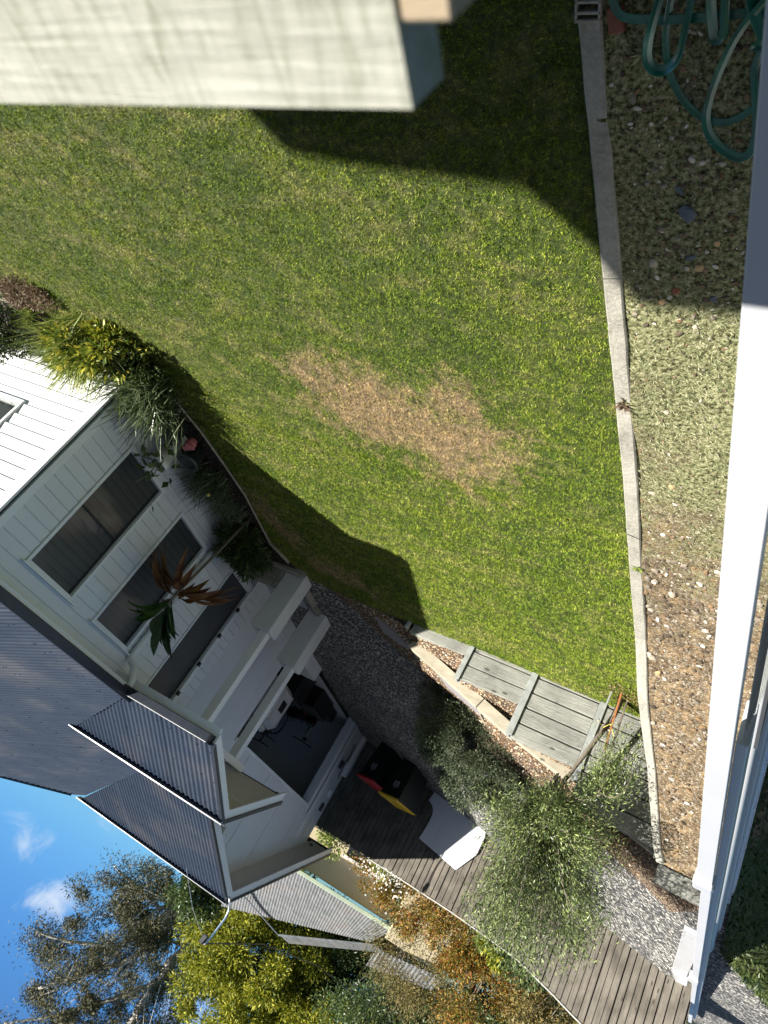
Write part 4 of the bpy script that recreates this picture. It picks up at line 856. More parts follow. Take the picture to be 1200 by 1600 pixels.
# ------------------------------------------------------------- bins
def bin_(x,y,z,ang,lidm,lab):
    t=thing('wheelie_bin',lab,'wheelie bin',(x,y,z),'wheelie bins standing against the paling fence'); t.rotation_euler=(0,0,ang)
    b=MB(); n=0
    prof=[(.22,.26,.06),(.27,.34,.80),(.285,.36,.96),(.30,.375,.965),(.30,.375,1.0)]
    for hw,hd,zz in prof: b.v+=[(-hw,-hd,zz),(hw,-hd,zz),(hw,hd,zz),(-hw,hd,zz)]
    for i in range(len(prof)-1):
        for j in range(4): a=i*4+j; c=i*4+(j+1)%4; b.f.append((a,c,c+4,a+4))
    b.f.append((3,2,1,0)); b.f.append((16,17,18,19)); o=b.build('body',M['wheelie'],None); o.parent=t
    l=MB(); L0=[(-.30,-.40,1.005),(.30,-.40,1.005),(.30,.36,1.0),(-.30,.36,1.0)]; L1=[(-.25,-.34,1.04),(.25,-.34,1.04),(.25,.32,1.03),(-.25,.32,1.03)]
    l.v=L0+L1; l.f=[(3,2,1,0),(4,5,6,7),(0,1,5,4),(1,2,6,5),(2,3,7,6),(3,0,4,7)]; l.obox((0,-.41,1.0),(1,0,0),(0,1,0),(0,0,1),.60,.03,.05,.01); o=l.build('lid',M[lidm],None); o.parent=t
    for sx in (-1,1):
        wv=MB().tube([(sx*.20,.30,.1),(sx*.26,.30,.1)],.1,14).build('wheel',M['black'],None,False); wv.parent=t
    o=MB().tube([(-.25,.42,.95),(.25,.42,.95)],.016).build('handle',M['black'],None,True); o.parent=t
    s=MB()
    # house number sticker, two stacked figure-like digits (8 8)
    for q in (-1,1):
        for r in (-1,1):
            cx=q*.045; cz=.68+r*.035; s.tube([(cx+.025*math.cos(a),-.333,cz+.030*math.sin(a)) for a in lin(0,6.283,13)],.007,5,False)
    s.box(-.02,.02,-.338,-.334,.76,.785); o=s.build('number_sticker',M['stick'],None); o.parent=t
FD=Vector((6.2,3.0,0)).normalized(); fa=math.atan2(FD.y,FD.x)
bin_(5.12,16.05,.10,fa,'red','dark wheelie bin with red lid, nearer the garage'); bin_(4.36,15.72,.26,fa,'yel','dark wheelie bin with yellow lid beside white panel')
# white panel leaning on fence
def wpanel():
    FO=Vector((6.3,17.6,0)); FN=Vector((FD.y,-FD.x,0))  # toward camera
    # outline in fence coords (x = X world, z) from the photo; panel foot stands out from fence
    out=[(3.98,.42),(3.86,.82),(3.80,.92),(3.775,1.02),(3.80,1.12),(3.84,1.22),(3.74,1.60),(2.63,1.87),(2.18,.95),(2.35,.50),(3.0,.52)]
    out=[(3.75,.80),(3.86,.80),(3.83,.83),(3.77,.86),(3.70,.92),(3.66,1.0),(3.645,1.1),(3.65,1.22),(3.66,1.4),(3.70,1.60),(2.63,1.84),(2.35,1.40),(2.28,.55),(2.97,.50)]
    out=[(3.80,.56),(3.86,.78),(3.80,.81),(3.72,.86),(3.66,.94),(3.63,1.04),(3.63,1.18),(3.65,1.34),(3.70,1.60),(2.63,1.84),(2.33,1.40),(2.26,.56),(2.97,.50)]
    mb=MB(); n=len(out)
    def P(x,z,th):
        t=(x-6.3)/FD.x; p=FO+FD*t+FN*(.03+.10*(1-(z-.3)/1.6)+th); return (p.x,p.y,z)
    mb.v=[P(x,z,.0) for x,z in out]+[P(x,z,.025) for x,z in out]
    mb.f=[tuple(reversed(range(n))),tuple(n+i for i in range(n))]+[(i,(i+1)%n,n+(i+1)%n,n+i) for i in range(n)]
    return mb
tag(wpanel().build('leaning_board',M['white_sheet']),'large white sheet with curved notch leaning on timber fence','panel')
# ------------------------------------------------------------- paling fence
pf=thing('paling_fence','grey brown timber paling fence with white capping along driveway','fence',(3,16.1,0))
FP=[(6.9,17.89),(6.3,17.6),(.1,14.6),(-1.28,13.2),(-1.62,12.84)]; CZX=[-2.6,-.39,.15,.83,2.2,4.22,5.9,6.9]; CZ=[3.3,3.07,2.90,2.72,2.58,2.48,2.42,2.4]
def ftop(x): return float(np.interp(x,CZX,CZ))
segL=[]; pal=[]
for (a,b) in zip(FP[:-1],FP[1:]):
    L_=math.hypot(b[0]-a[0],b[1]-a[1]); n=int(L_/.148); dx,dy=(b[0]-a[0])/L_,(b[1]-a[1])/L_
    for i in range(n): pal.append((a[0]+dx*(i+.5)*L_/n,a[1]+dy*(i+.5)*L_/n,dx,dy,L_/n))
pal=[p for p in pal if p[0]>-2.4]
for (x,y,dx,dy,wd) in pal:
    ji=rnd.uniform(-.006,.006); w_=wd*rnd.uniform(.84,.91); zt=ftop(x)-.02; zb=zdrive(x,y)-.05
    MBx=MB().obox((x+ji,y+ji,(zt+zb)/2),(dx,dy,0),(-dy,dx,0),(0,0,1),w_,.016,zt-zb,.003)
    MBx.build('paling',M['paling'],pf)
bk=MB(); cpz=MB()
for (a,b) in zip(FP[:-1],FP[1:]):
    for t0,t1 in zip(lin(0,1,9)[:-1],lin(0,1,9)[1:]):
        p=(a[0]+(b[0]-a[0])*t0,a[1]+(b[1]-a[1])*t0); q=(a[0]+(b[0]-a[0])*t1,a[1]+(b[1]-a[1])*t1)
        dx,dy=b[0]-a[0],b[1]-a[1]; l=math.hypot(dx,dy); nx,ny=-dy/l,dx/l; sgn=1 if ny<0 else -1
        off=.03*(-sgn)
        bk.quad((p[0]+nx*off,p[1]+ny*off,-.2),(q[0]+nx*off,q[1]+ny*off,-.2),(q[0]+nx*off,q[1]+ny*off,ftop(q[0])-.05),(p[0]+nx*off,p[1]+ny*off,ftop(p[0])-.05))
        cpz.bar((p[0],p[1],ftop(p[0])),(q[0],q[1],ftop(q[0])),.05,.024,.004)
bk.build('backing_rail',M['bark'],pf); cpz.build('capping',M['cap'],pf)
# ------------------------------------------------------------- retaining wall
rw=thing('sleeper_retaining_wall','grey timber sleeper retaining wall with galvanised steel posts','retaining wall',(1.5,8.6,0))
def sleeper(x0,x1,z0,h,y=8.56,name='sleeper'):
    MB().obox(((x0+x1)/2,y+.045,z0+h/2),(1,0,0),(0,1,0),(0,0,1),x1-x0,.09,h,.006).build(name,M['sleeper'],rw)
hs_=.203
sleeper(2.46,3.33,-.06,hs_)
for i in range(3): sleeper(1.55,2.40,-.17+i*.217,hs_) if -.17+i*.217<.5 else None
for i in range(5): sleeper(.66,1.49,-.17+i*.217,hs_-.004) 
for i in range(7): sleeper(-.42,.58,-.17+i*.217,hs_-.004)
for i in range(8): sleeper(-1.12,-.48,-.05+i*.217,hs_-.004)
def hpost(x,z0,z1,w=.07):
    b=MB().box(x-w/2,x+w/2,8.535,8.553,z0,z1).box(x-.006,x+.006,8.553,8.65,z0,z1).box(x-w/2,x+w/2,8.65,8.66,z0,z1); b.build('steel_post',M['galv'],rw)
hpost(2.43,-.1,.50); hpost(1.52,-.1,.885,.085); hpost(.62,-.1,1.05,.08); hpost(-.45,.6,1.42,.08);
tg=MB().box(3.36,3.42,8.50,8.56,-.1,.12,.01); tg.build('end_peg',M['galv'],rw)
# diagonal beam, edging timbers, slabs
cb=thing('coping_beam','long pale pine beam running diagonally above the sleeper wall','timber beam',(2.4,8.9,.4))
MB().bar((3.36,8.96,.14),(2.05,8.80,.60),.10,.16,.006).build('beam',M['coping'],cb); MB().bar((2.04,8.80,.605),(1.46,8.75,.80),.10,.16,.006).build('beam',M['coping'],cb)
MB().bar((1.44,8.82,.78),(.66,8.80,.98),.10,.14,.006).bar((.60,8.8,1.05),(-.5,8.75,1.33),.10,.12,.006).build('beam',M['coping'],cb)
def timberp(a,b,w,h,label,name='garden_stake_edging'): tag(MB().bar(a,b,w,h,.004).build(name,M['coping']),label,'timber')
timberp((3.46,9.0,.09),(3.12,10.05,.2),.03,.10,'short timber divider beside the driveway pebbles')
timberp((2.05,9.0,.62),(1.98,9.75,.58),.035,.10,'short timber divider beside the grey green shrub')
tag(MB().prism([(3.12,10.05),(3.08,10.09),(2.6,10.16),(2.62,10.10)],lambda x,y:zdrive(x,y)-.02,lambda x,y:zdrive(x,y)+.05).build('edging_stone',M['conc']),'small pale edging strip between pebbles and driveway','edging')
def slab(pts,label): tag(MB().prism(pts,lambda x,y:zdrive(x,y)-.01,lambda x,y:zdrive(x,y)+.035).build('stepping_slab',M['slab']),label,'paving slab')
M['slab']=paint('smooth_grey_slab',(.20,.19,.20),.7,.05)
slab([(4.02,8.80),(3.62,9.02),(3.40,9.20),(3.62,9.30),(3.95,9.20)],'grey paving slab in shade beside the driveway pebbles')
slab([(3.02,9.10),(2.2,9.02),(1.95,9.05),(2.1,9.2),(2.7,9.35)],'grey paving slab half covered by the pine beam')
# ------------------------------------------------------------- vegetation
def sph(n,rad=(1,1,1),shell=.5):
    d=nrm(nr.normal(size=(n,3))); r=(shell+(1-shell)*nr.uniform(size=(n,1))**.6); return d*r*np.array(rad),d
def shrub(name,label,cat,base,center,rad,m,n,ln,wd,clumps=14,clr=.35,trunk=True,group=None,dirup=.4,bark='bark',shell=.3,extra=None,leafname='foliage',droop=0):
    t=thing(name,label,cat,base,group); c,d=sph(clumps,rad,.45); P=[];D=[]
    k=n//clumps
    for i in range(clumps):
        cc=np.array(center)+c[i]; rr=np.array(rad)*clr*nr.uniform(.7,1.25); p,dd=sph(k,rr,shell); P.append(cc+p); D.append(dd+d[i]*.5+np.array([0,0,dirup])+nr.normal(0,.45,(k,3)))
    P=np.concatenate(P);D=np.concatenate(D); P[:,2]=np.maximum(P[:,2],base[2]+.02)
    link(leafname,leafmesh(leafname,P,D,nr.uniform(.6,1.3,len(P))*ln,nr.uniform(.7,1.2,len(P))*wd,.3,droop),M[m],t)
    if trunk:
        mb=MB(); B=Vector(base)
        for i in range(min(clumps,12)):
            e=Vector(center)+Vector(c[i]*.9); md=B.lerp(e,.5)+Vector((rnd.uniform(-.08,.08),rnd.uniform(-.08,.08),.05))*max(rad); mb.tube([B,md,e],[.022*max(rad)+.004,.012*max(rad)+.003,.003],5)
        mb.build('stems',M[bark],t,True)
    if extra: extra(t)
    return t
# foreground tree with stakes
tr=thing('young_weeping_tree','young staked tree with narrow grey green leaves by the sleeper wall','tree',(.42,8.2,0))
tb=MB().tube([(.42,8.2,-.02),(.44,8.2,.25),(.50,8.2,.50),(.62,8.22,.95),(.72,8.25,1.32),(.85,8.3,1.6)],[.035,.03,.03,.024,.018,.012],8)
tb.tube([(.45,8.2,.42),(.40,8.15,.62),(.34,8.05,.95),(.25,7.95,1.25)],[.02,.014,.01,.004],6); tb.build('trunk',M['bark'],tr,True)
br=MB(); P=[];D=[]
node=Vector((.72,8.25,1.32))
ends=[]
for i in range(88):
    px=rnd.uniform(0,1); 
    ex=rnd.uniform(.02,2.15); ez=1.35+rnd.random()**.75*1.85; 
    # ellipse-like outline leaning right and up
    cx,cz=.60,2.16; a=rnd.uniform(0,6.283); rr=rnd.random()**.5; e=Vector((cx+.74*rr*math.cos(a),8.25+rnd.uniform(-.7,.8)*(1-.3*rr),cz+.04+.98*rr*math.sin(a)))
    ends.append(e)
for i in range(12):
    ends.append(Vector((rnd.uniform(.0,.45),8.0+rnd.uniform(-.25,.2),rnd.uniform(.45,1.2))))
for e in ends:
    s=node if e.z>1.2 else Vector((.30,7.97,1.2)); s=s+Vector((rnd.uniform(-.05,.1),rnd.uniform(-.05,.05),rnd.uniform(-.25,.3)))*(.8 if e.z>1.2 else .2)
    mid=s.lerp(e,.55)+Vector((rnd.uniform(-.1,.1),rnd.uniform(-.1,.1),.22)); pts=[]
    for t in lin(0,1,9):
        q=s*(1-t)**2+mid*2*t*(1-t)+e*t*t; pts.append(q)
    pts.append(e+Vector((rnd.uniform(-.1,.1),rnd.uniform(-.06,.06),-.14))); br.tube(pts,[.008*(1-j/10)**1.5+.0018 for j in range(len(pts))],5)
    k=600 if e.z>1.2 else 330
    for j in range(k):
        t=rnd.uniform(.2,1.0); f=t*(len(pts)-1); i0=min(int(f),len(pts)-2); q=pts[i0].lerp(pts[i0+1],f-i0); tw=Vector((rnd.gauss(0,.07),rnd.gauss(0,.07),rnd.gauss(-.02,.07)))
        P.append(q+tw*1.25); dd=(pts[i0+1]-pts[i0]).normalized()+Vector((rnd.gauss(0,.6),rnd.gauss(0,.6),rnd.gauss(0,.5))); D.append(dd)
br.build('branches',M['twig'],tr,True)
link('foliage',leafmesh('foliage',np.array(P),np.array(D),nr.uniform(.026,.062,len(P)),nr.uniform(.007,.013,len(P)),.2),M['olive'],tr)
for (a,b,m,lab) in (((.55,8.12,0),(.56,8.10,.62),'galv','grey metal stake left of the young tree trunk'),((.44,8.05,0),(.40,8.08,.72),'oranget','orange timber stake supporting the young tree'),((.36,8.2,0),(.34,8.22,.66),'bark','dark timber stake behind the orange stake')):
    tag(MB().bar(a,b,.022,.022,.003).build('tree_stake',M[m]),lab,'stake','stakes around the young tree')
tag(MB().tube([(.58,8.10,.42),(.50,8.14,.46),(.44,8.1,.40),(.36,8.15,.50)],.006,5).build('plant_tie',M['yelb']),'yellow tie looped around the young tree and stakes','tie')
# leaf litter at tree foot
n=500; P=np.stack([nr.normal(.38,.17,n),nr.normal(8.1,.16,n),np.full(n,.02)],1); P=P[P[:,1]<8.5]; D=nr.normal(size=(len(P),3))*[1,1,.25]; o=link('leaf_litter',leafmesh('leaf_litter',P,D,.035,.018),M['brownl']); tag(struct(o,'stuff'),'dry brown leaves around the young tree foot','leaf litter')
shrub('grey_green_shrub','dense fine leaved grey green shrub beside the driveway','shrub',(2.3,10.1,.4),(2.15,10.05,.90),(.86,.78,.66),'shrubdk',64000,.036,.014,64,.25)
shrub('grey_green_shrub','smaller fine leaved shrub nearest the pine beam','shrub',(2.75,10.1,.3),(2.78,9.95,.55),(.46,.42,.40),'shrubdk',24000,.026,.010,20,.4)
shrub('feathery_shrub','low feathery olive brown shrub by the sleeper wall top','shrub',(.1,9.3,1.1),(.15,9.35,1.30),(.50,.42,.28),'brownl',9000,.05,.004,26,.4,dirup=.8)
# house garden bed plants
def strap(name,label,base,n,ln,wd,m,spread=.5,bend=.35,sx=.12,group='strappy clumps in the garden bed',lean=(0,0)):
    P=np.array(base)+nr.normal(size=(n,3))*[sx,sx,.01]; a=nr.uniform(0,6.283,n); s=nr.uniform(.1,spread,n); D=np.stack([np.cos(a)*s+lean[0],np.sin(a)*s+lean[1],np.ones(n)],1)
    o=link(name,blademesh(name,P,D,nr.uniform(.6,1.15,n)*ln,wd,nr.uniform(.4,1.4,n)*bend),M[m]); return tag(o,label,'plant',group)
strap('strappy_clump','sunlit yellow green strappy clump against the white wall',(6.75,4.20,.05),520,.98,.016,'strapl',.75,.35,.16)
strap('strappy_clump','large dark strappy clump at the house corner',(5.98,4.72,.03),560,1.08,.016,'strapd',.8,.45,.14)
strap('strappy_clump','shaded strappy clump below the middle of the windows',(5.95,6.35,.03),480,.82,.012,'strapd',.9,.5,.12)
strap('strappy_clump','small pale strappy tuft beside red groundcover',(7.55,3.98,.03),160,.35,.010,'strapl',.6,.3,.02)
strap('strappy_clump','low shaded strappy clump between window and fern bush',(5.95,6.95,.03),260,.45,.012,'strapd',.9,.5,.12)
shrub('lobed_leaf_shrub','bright yellow green lobed leaf bush in full sun','shrub',(6.45,4.10,0),(6.40,4.12,.27),(.66,.30,.26),'yellowl',2600,.095,.034,30,.34,group=None)
shrub('dark_bed_bush','dark green bush shading the lawn edge','shrub',(6.0,4.35,0),(6.0,4.35,.2),(.34,.22,.17),'darkl',4200,.06,.025,20,.4)
shrub('lobed_leaf_shrub','dark lobed leaf bush under the cordyline','shrub',(5.95,7.75,0),(5.9,7.72,.30),(.34,.42,.27),'ferng',5200,.09,.024,28,.36)
shrub('black_green_shrub','very dark shrub at the left edge of white wall','shrub',(8.3,4.1,0),(8.15,4.12,.34),(.6,.30,.36),'darkl',11000,.04,.02,24,.4)
shrub('red_groundcover','dull red low groundcover at the lawn edge','groundcover',(7.6,3.72,0),(7.55,3.78,.05),(.55,.20,.05),'redl',4200,.04,.014,26,.35,trunk=False)
# pots
def pot(x,y,r,h,label,m='pot'):
    o=MB().lathe((0,0,0),[(r*.65,0),(r,h*.85),(r*1.08,h*.86),(r*1.08,h),(r*.9,h),(r*.88,h*.8)],18).build('plant_pot',M[m],None,True); o.location=(x,y,.045); return tag(o,label,'pot')
pot(5.95,5.32,.14,.26,'dark round pot below the first window, nearer the corner'); pot(5.93,5.78,.15,.25,'dark blue grey pot beside the pink ornament'); pot(6.13,5.62,.12,.5,'tall white planter box against weatherboards','trim')
pk=MB().lathe((0,0,0),[(.05,0),(.07,.05),(.05,.1)],10); pk.obox((.05,.04,.11),(1,.3,.2),(-.3,1,0),(0,0,1),.12,.08,.03,.012).obox((-.05,-.03,.12),(1,-.5,.2),(.5,1,0),(0,0,1),.12,.08,.03,.012); o=pk.build('garden_ornament',M['pink'],None,False); o.location=(5.80,5.50,.12); tag(o,'small faded pink ornament between dark pots','ornament')
bg_=thing('potted_begonia','trailing round leaved plant hanging over white planter','plant',(6.1,5.55,.5)); n=46; P=np.array([6.08,5.52,.62])+nr.normal(size=(n,3))*[.07,.16,.14]; link('leaves',leafmesh('leaves',P,nr.normal(size=(n,3))+[-.6,0,.1],.12,.09,.2),M['ferng'],bg_); MB().tube([(6.12,5.6,.4),(6.05,5.55,.75),(6.02,5.45,.95)],.006,5).tube([(6.12,5.6,.4),(6.08,5.65,.7)],.006,5).build('stems',M['bark'],bg_,True)
tag(MB().lathe((0,0,0),[(.005,0),(.03,.01),(.02,.04),(.004,.05)],8).build('yellow_flower',M['yelb'],None,True),'single yellow flower in the shaded strappy clump','flower').location=(5.80,6.30,.33)
# cordyline
co=thing('cordyline','tall plant with broad green and bronze leaves before windows','plant',(5.75,7.15,0))
MB().tube([(5.78,7.25,0),(5.76,7.12,.7),(5.74,6.95,1.45),(5.72,6.9,1.7)],[.022,.018,.018,.014],8).build('stem',M['bark'],co,True)
def broad(P,D,ln,wd,bend,m,name):
    """broad arching leaves, 2 halves folded on the midrib"""
    V=[]; K=7
    for p,d,l,w_,b_ in zip(P,D,ln,wd,bend):
        p=Vector(p); d=Vector(d).normalized(); s=d.cross(Vector((0,0,1))).normalized(); pts=[]
        for k in range(K+1):
            t=k/K; c=p+d*l*t-Vector((0,0,1))*b_*l*t*t; prof=.10 if t<.28 else math.sin(math.pi*min(1,(t-.18)/.82)**.8); ww=w_*max(prof,.02)*.5; nn=Vector((0,0,1))
            pts.append((c-s*ww+nn*ww*.5,c,c+s*ww+nn*ww*.5))
        for k in range(K): a=pts[k];b=pts[k+1]; V+=[a[0],a[1],b[1],b[0],a[1],a[2],b[2],b[1]]
    return link(name,fastmesh(name,np.array([tuple(v) for v in V]),4),M[m],co)
Pg=[];Dg=[];Lg=[];Wg=[];Bg=[]
for i in range(22):
    a=rnd.uniform(-2.2,3.4); Pg.append((5.72,6.92,1.66+rnd.uniform(-.06,.1))); Dg.append((math.cos(a)*.6,math.sin(a)*.7,rnd.uniform(.5,1.5))); Lg.append(rnd.uniform(.58,.85)); Wg.append(rnd.uniform(.12,.17)); Bg.append(rnd.uniform(.15,.45))
broad(Pg,Dg,Lg,Wg,Bg,'cordg','green_leaves')
Pg=[];Dg=[];Lg=[];Wg=[];Bg=[]
for i in range(26):
    a=rnd.uniform(0,6.28); Pg.append((5.73,6.94,1.50+rnd.uniform(-.12,.08))); Dg.append((math.cos(a),math.sin(a),rnd.uniform(-.2,.5))); Lg.append(rnd.uniform(.48,.72)); Wg.append(rnd.uniform(.09,.15)); Bg.append(rnd.uniform(.3,.8))
broad(Pg,Dg,Lg,Wg,Bg,'cordo','bronze_leaves')
# beyond the fence
def yd(x,y): return yard(x,y)
shrub('climbing_hedge','leafy pale green hedge by the garage corner','shrub',(5.9,18.3,0),(6.1,18.5,1.55),(.9,.6,1.1),'limel',9000,.09,.045,30,.33)
shrub('autumn_bush','green and orange bush covering the cream wall','shrub',(5.0,19.3,0),(5.0,19.4,2.0),(.9,.6,.9),'autl',9000,.07,.032,30,.33)
shrub('flowering_bush','green bush with cream flowers over the fence','shrub',(4.4,18.1,0),(4.6,18.1,1.7),(.75,.6,.95),'limel',6500,.09,.04,26,.33,extra=lambda t:link('blossom',leafmesh('blossom',np.array([4.4,17.75,2.3])+nr.normal(size=(700,3))*[.35,.2,.28],nr.normal(size=(700,3)),.06,.05),M['whitefl'],t))
shrub('autumn_bush','orange and red leaved bush behind the fence','shrub',(3.6,18.2,.2),(3.75,18.3,2.3),(.95,.7,1.0),'autl',15000,.065,.03,40,.3,shell=.1)
shrub('autumn_bush','yellow brown bush left of the orange bush','shrub',(2.3,17.6,.3),(2.3,17.7,2.55),(1.0,.8,.95),'autl',15000,.065,.03,40,.3,shell=.1)
shrub('lime_leaf_bush','yellow green broad leaf bush close behind the fence','shrub',(1.3,16.4,.4),(1.35,16.5,2.55),(.55,.45,.45),'yellowl',4500,.10,.04,20,.36)
shrub('dark_bush','dark green bush just behind the fence capping','shrub',(.3,15.9,.6),(.5,15.9,2.4),(1.1,.6,.55),'darkl',9000,.09,.04,28,.33)
shrub('twiggy_bush','brown twiggy bush in front of far tin roof','shrub',(3.2,20.0,.3),(3.3,20.2,3.6),(1.5,1.0,1.2),'brownl',16000,.06,.02,44,.3,shell=.05)
shrub('twiggy_bush','orange brown bush at the bottom edge beyond fence','shrub',(1.2,18.3,.6),(1.3,18.4,3.6),(1.3,.9,1.1),'autl',14000,.06,.028,44,.3,shell=.05)
shrub('twiggy_bush','sparse dark brown bush at the bottom edge by fence end','shrub',(-.6,16.6,.8),(-.3,16.8,3.2),(1.1,.8,1.0),'brownl',9000,.07,.03,34,.3,shell=.05)
def bigtree(name,label,base,crown,rad,m,n,ln,wd,clumps,clr,trunkr,bark='bark',forks=9,shell=.1,up=.2,nb=None):
    t=thing(name,label,'tree',base); B=Vector(base); C=Vector(crown); mb=MB(); tops=[]
    fork=B.lerp(C,.45); mb.tube([B,B.lerp(fork,.5)+Vector((.1,.05,0)),fork],[trunkr,trunkr*.85,trunkr*.7],9)
    c,d=sph(clumps,rad,.35)
    for i in range(nb or clumps):
        e=C+Vector(c[i]); st=fork.lerp(C,rnd.uniform(0,.6)); md=st.lerp(e,.5)+Vector((rnd.uniform(-.12,.12),rnd.uniform(-.12,.12),rnd.uniform(-.05,.2)))*max(rad)
        r0=trunkr*(.30 if i<forks else .10); mb.tube([st,st.lerp(md,.6),md,e],[r0,r0*.75,r0*.5,r0*.12],6)
    mb.build('trunk',M[bark],t,True); P=[];D=[]; k=n//clumps
    for i in range(clumps):
        cc=np.array(crown)+c[i]; rr=np.array([1,1,.75])*clr*nr.uniform(.6,1.3); p,dd=sph(k,rr,shell); P.append(cc+p); D.append(dd+nr.normal(0,.6,(k,3))+[0,0,up])
    P=np.concatenate(P);D=np.concatenate(D); link('crown',leafmesh('crown',P,D,nr.uniform(.6,1.3,len(P))*ln,nr.uniform(.7,1.2,len(P))*wd,.2),M[m],t); return t
bigtree('wattle_tree','dense yellow green tree rising behind the garage roof',(12.0,36,0),(12.2,36.2,7.2),(4.0,3.0,4.2),'wattle',120000,.19,.065,200,.85,.24,nb=40)
bigtree('dark_evergreen_tree','dark green tree behind the tin roofed house',(7.8,37,0),(7.6,37.2,6.4),(3.6,2.6,3.6),'darkl',60000,.18,.07,120,.9,.26,up=0,nb=40)
bigtree('wattle_tree','smaller olive green tree at the bottom edge behind tin roof',(5.4,34,0),(6.0,34,8.6),(3.4,2.4,2.2),'wattle',42000,.15,.05,110,.75,.18,nb=30)
bigtree('dark_evergreen_tree','dark green bush tree left of the eucalyptus trunk',(13.3,28.4,0),(13.2,28.2,6.1),(.9,.9,1.0),'ferng',6000,.16,.07,24,.45,.12)
KS=1.571
def KE(p): return (p[0]*KS,p[1]*KS,3.4+(p[2]-3.4)*KS)
eu=bigtree('eucalyptus_tree','tall eucalyptus with pale bare limbs against blue sky',(22.0,51.2,0),KE((16.0,31.4,9.9)),(6.3,4.1,6.4),'guml',62000,.23,.058,150,.86,.53,'gumbark',6,.1,-.6,60)
LB=[([(13.9,32.6,2.0),(13.82,32.15,6.37),(14.25,31.97,8.24),(14.54,31.84,9.94),(14.52,31.84,11.39),(14.6,31.8,12.8)],[.36,.30,.25,.19,.15,.1]),([(14.2,32.4,3.5),(15.0,31.62,6.11),(15.35,31.45,7.83),(15.76,31.25,9.65),(16.79,30.71,10.76),(17.99,30.02,12.07)],[.26,.20,.17,.13,.09,.05]),([(14.4,32.2,4.8),(15.07,31.59,6.57),(15.86,31.2,7.6),(17.24,30.46,7.4),(18.2,29.89,7.2)],[.16,.12,.09,.06,.03]),([(13.9,32.3,6.5),(13.14,32.44,8.11),(13.04,32.48,9.58),(12.98,32.5,11.5)],[.2,.14,.10,.06]),([(15.35,31.45,7.83),(16.51,30.86,9.58),(18.18,29.91,10.33),(19.2,29.4,10.6)],[.12,.09,.06,.03]),([(14.54,31.84,9.94),(15.98,31.14,11.51),(17.25,30.45,12.72),(18.4,30,13.6)],[.13,.09,.06,.04])]
lm=MB(); TE=[]
for pts_,rad_ in LB:
    q=[Vector(KE(p)) for p in pts_]; rad_=[r_*KS for r_ in rad_]; sm=[];sr=[]
    for i in range(len(q)-1):
        for k in range(5):
            t=k/5; w_=.10*math.sin(i*5+k*1.7)*(rad_[i]*3); sm.append(q[i].lerp(q[i+1],t)+Vector((w_,-w_,w_*.5))); sr.append(rad_[i]+(rad_[i+1]-rad_[i])*t)
    sm.append(q[-1]); sr.append(rad_[-1]); lm.tube(sm,sr,8); TE.append(tuple(q[-1]))
    for k in range(4,len(sm),2):
        e=sm[k]+Vector((rnd.uniform(-1.3,1.8),rnd.uniform(-1,.8),rnd.uniform(.1,1.6)))*1.5; mm_=sm[k].lerp(e,.5)+Vector((rnd.uniform(-.2,.2),0,rnd.uniform(-.2,.3))); lm.tube([sm[k],mm_,e],[sr[k]*.35,sr[k]*.22,.015],5); TE+=[tuple(e),tuple(mm_)]
lm.build('limbs',M['gumbark'],eu,True)
TE=np.array(TE); P=np.repeat(TE,160,0)+nr.normal(0,.5,(len(TE)*160,3)); link('twig_leaves',leafmesh('twig_leaves',P,nr.normal(size=P.shape)+[0,0,-.7],nr.uniform(.14,.28,len(P)),.058,.2),M['guml'],eu)
bigtree('distant_dark_tree','dark distant tree mass low behind the fence bushes',(0,28,0),(0.3,28,5.0),(3.5,2.5,2.6),'darkl',16000,.22,.09,50,1.1,.2)
bigtree('distant_dark_tree','dark green tree at the bottom edge nearest the tin roof',(4.6,25,0),(4.5,25,6.2),(1.9,1.5,1.9),'ferng',16000,.12,.045,50,.6,.12)
bigtree('distant_dark_tree','dark tree behind the bottom edge bushes, middle one',(2.6,26,0),(2.3,25.5,5.0),(1.9,1.5,1.7),'darkl',15000,.14,.05,46,.6,.12)
bigtree('distant_dark_tree','dark leafy tree low near the fence end',(0,24,0),(-.3,24,4.6),(2.2,1.5,1.7),'darkl',15000,.14,.05,46,.65,.12)
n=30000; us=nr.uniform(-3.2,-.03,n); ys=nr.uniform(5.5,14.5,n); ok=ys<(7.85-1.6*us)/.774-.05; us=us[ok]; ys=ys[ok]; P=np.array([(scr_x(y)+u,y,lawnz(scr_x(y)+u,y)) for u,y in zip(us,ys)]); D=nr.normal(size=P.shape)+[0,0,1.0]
o=link('shade_tone_leaves',leafmesh('shade_tone_leaves',P,D,nr.uniform(.04,.11,len(P)),.022),M['darkl']); tag(struct(o,'stuff'),'added dark leaves that deepen the shade behind the white screen','groundcover')  # dark leaves added over the side lawn, shade put into their colour
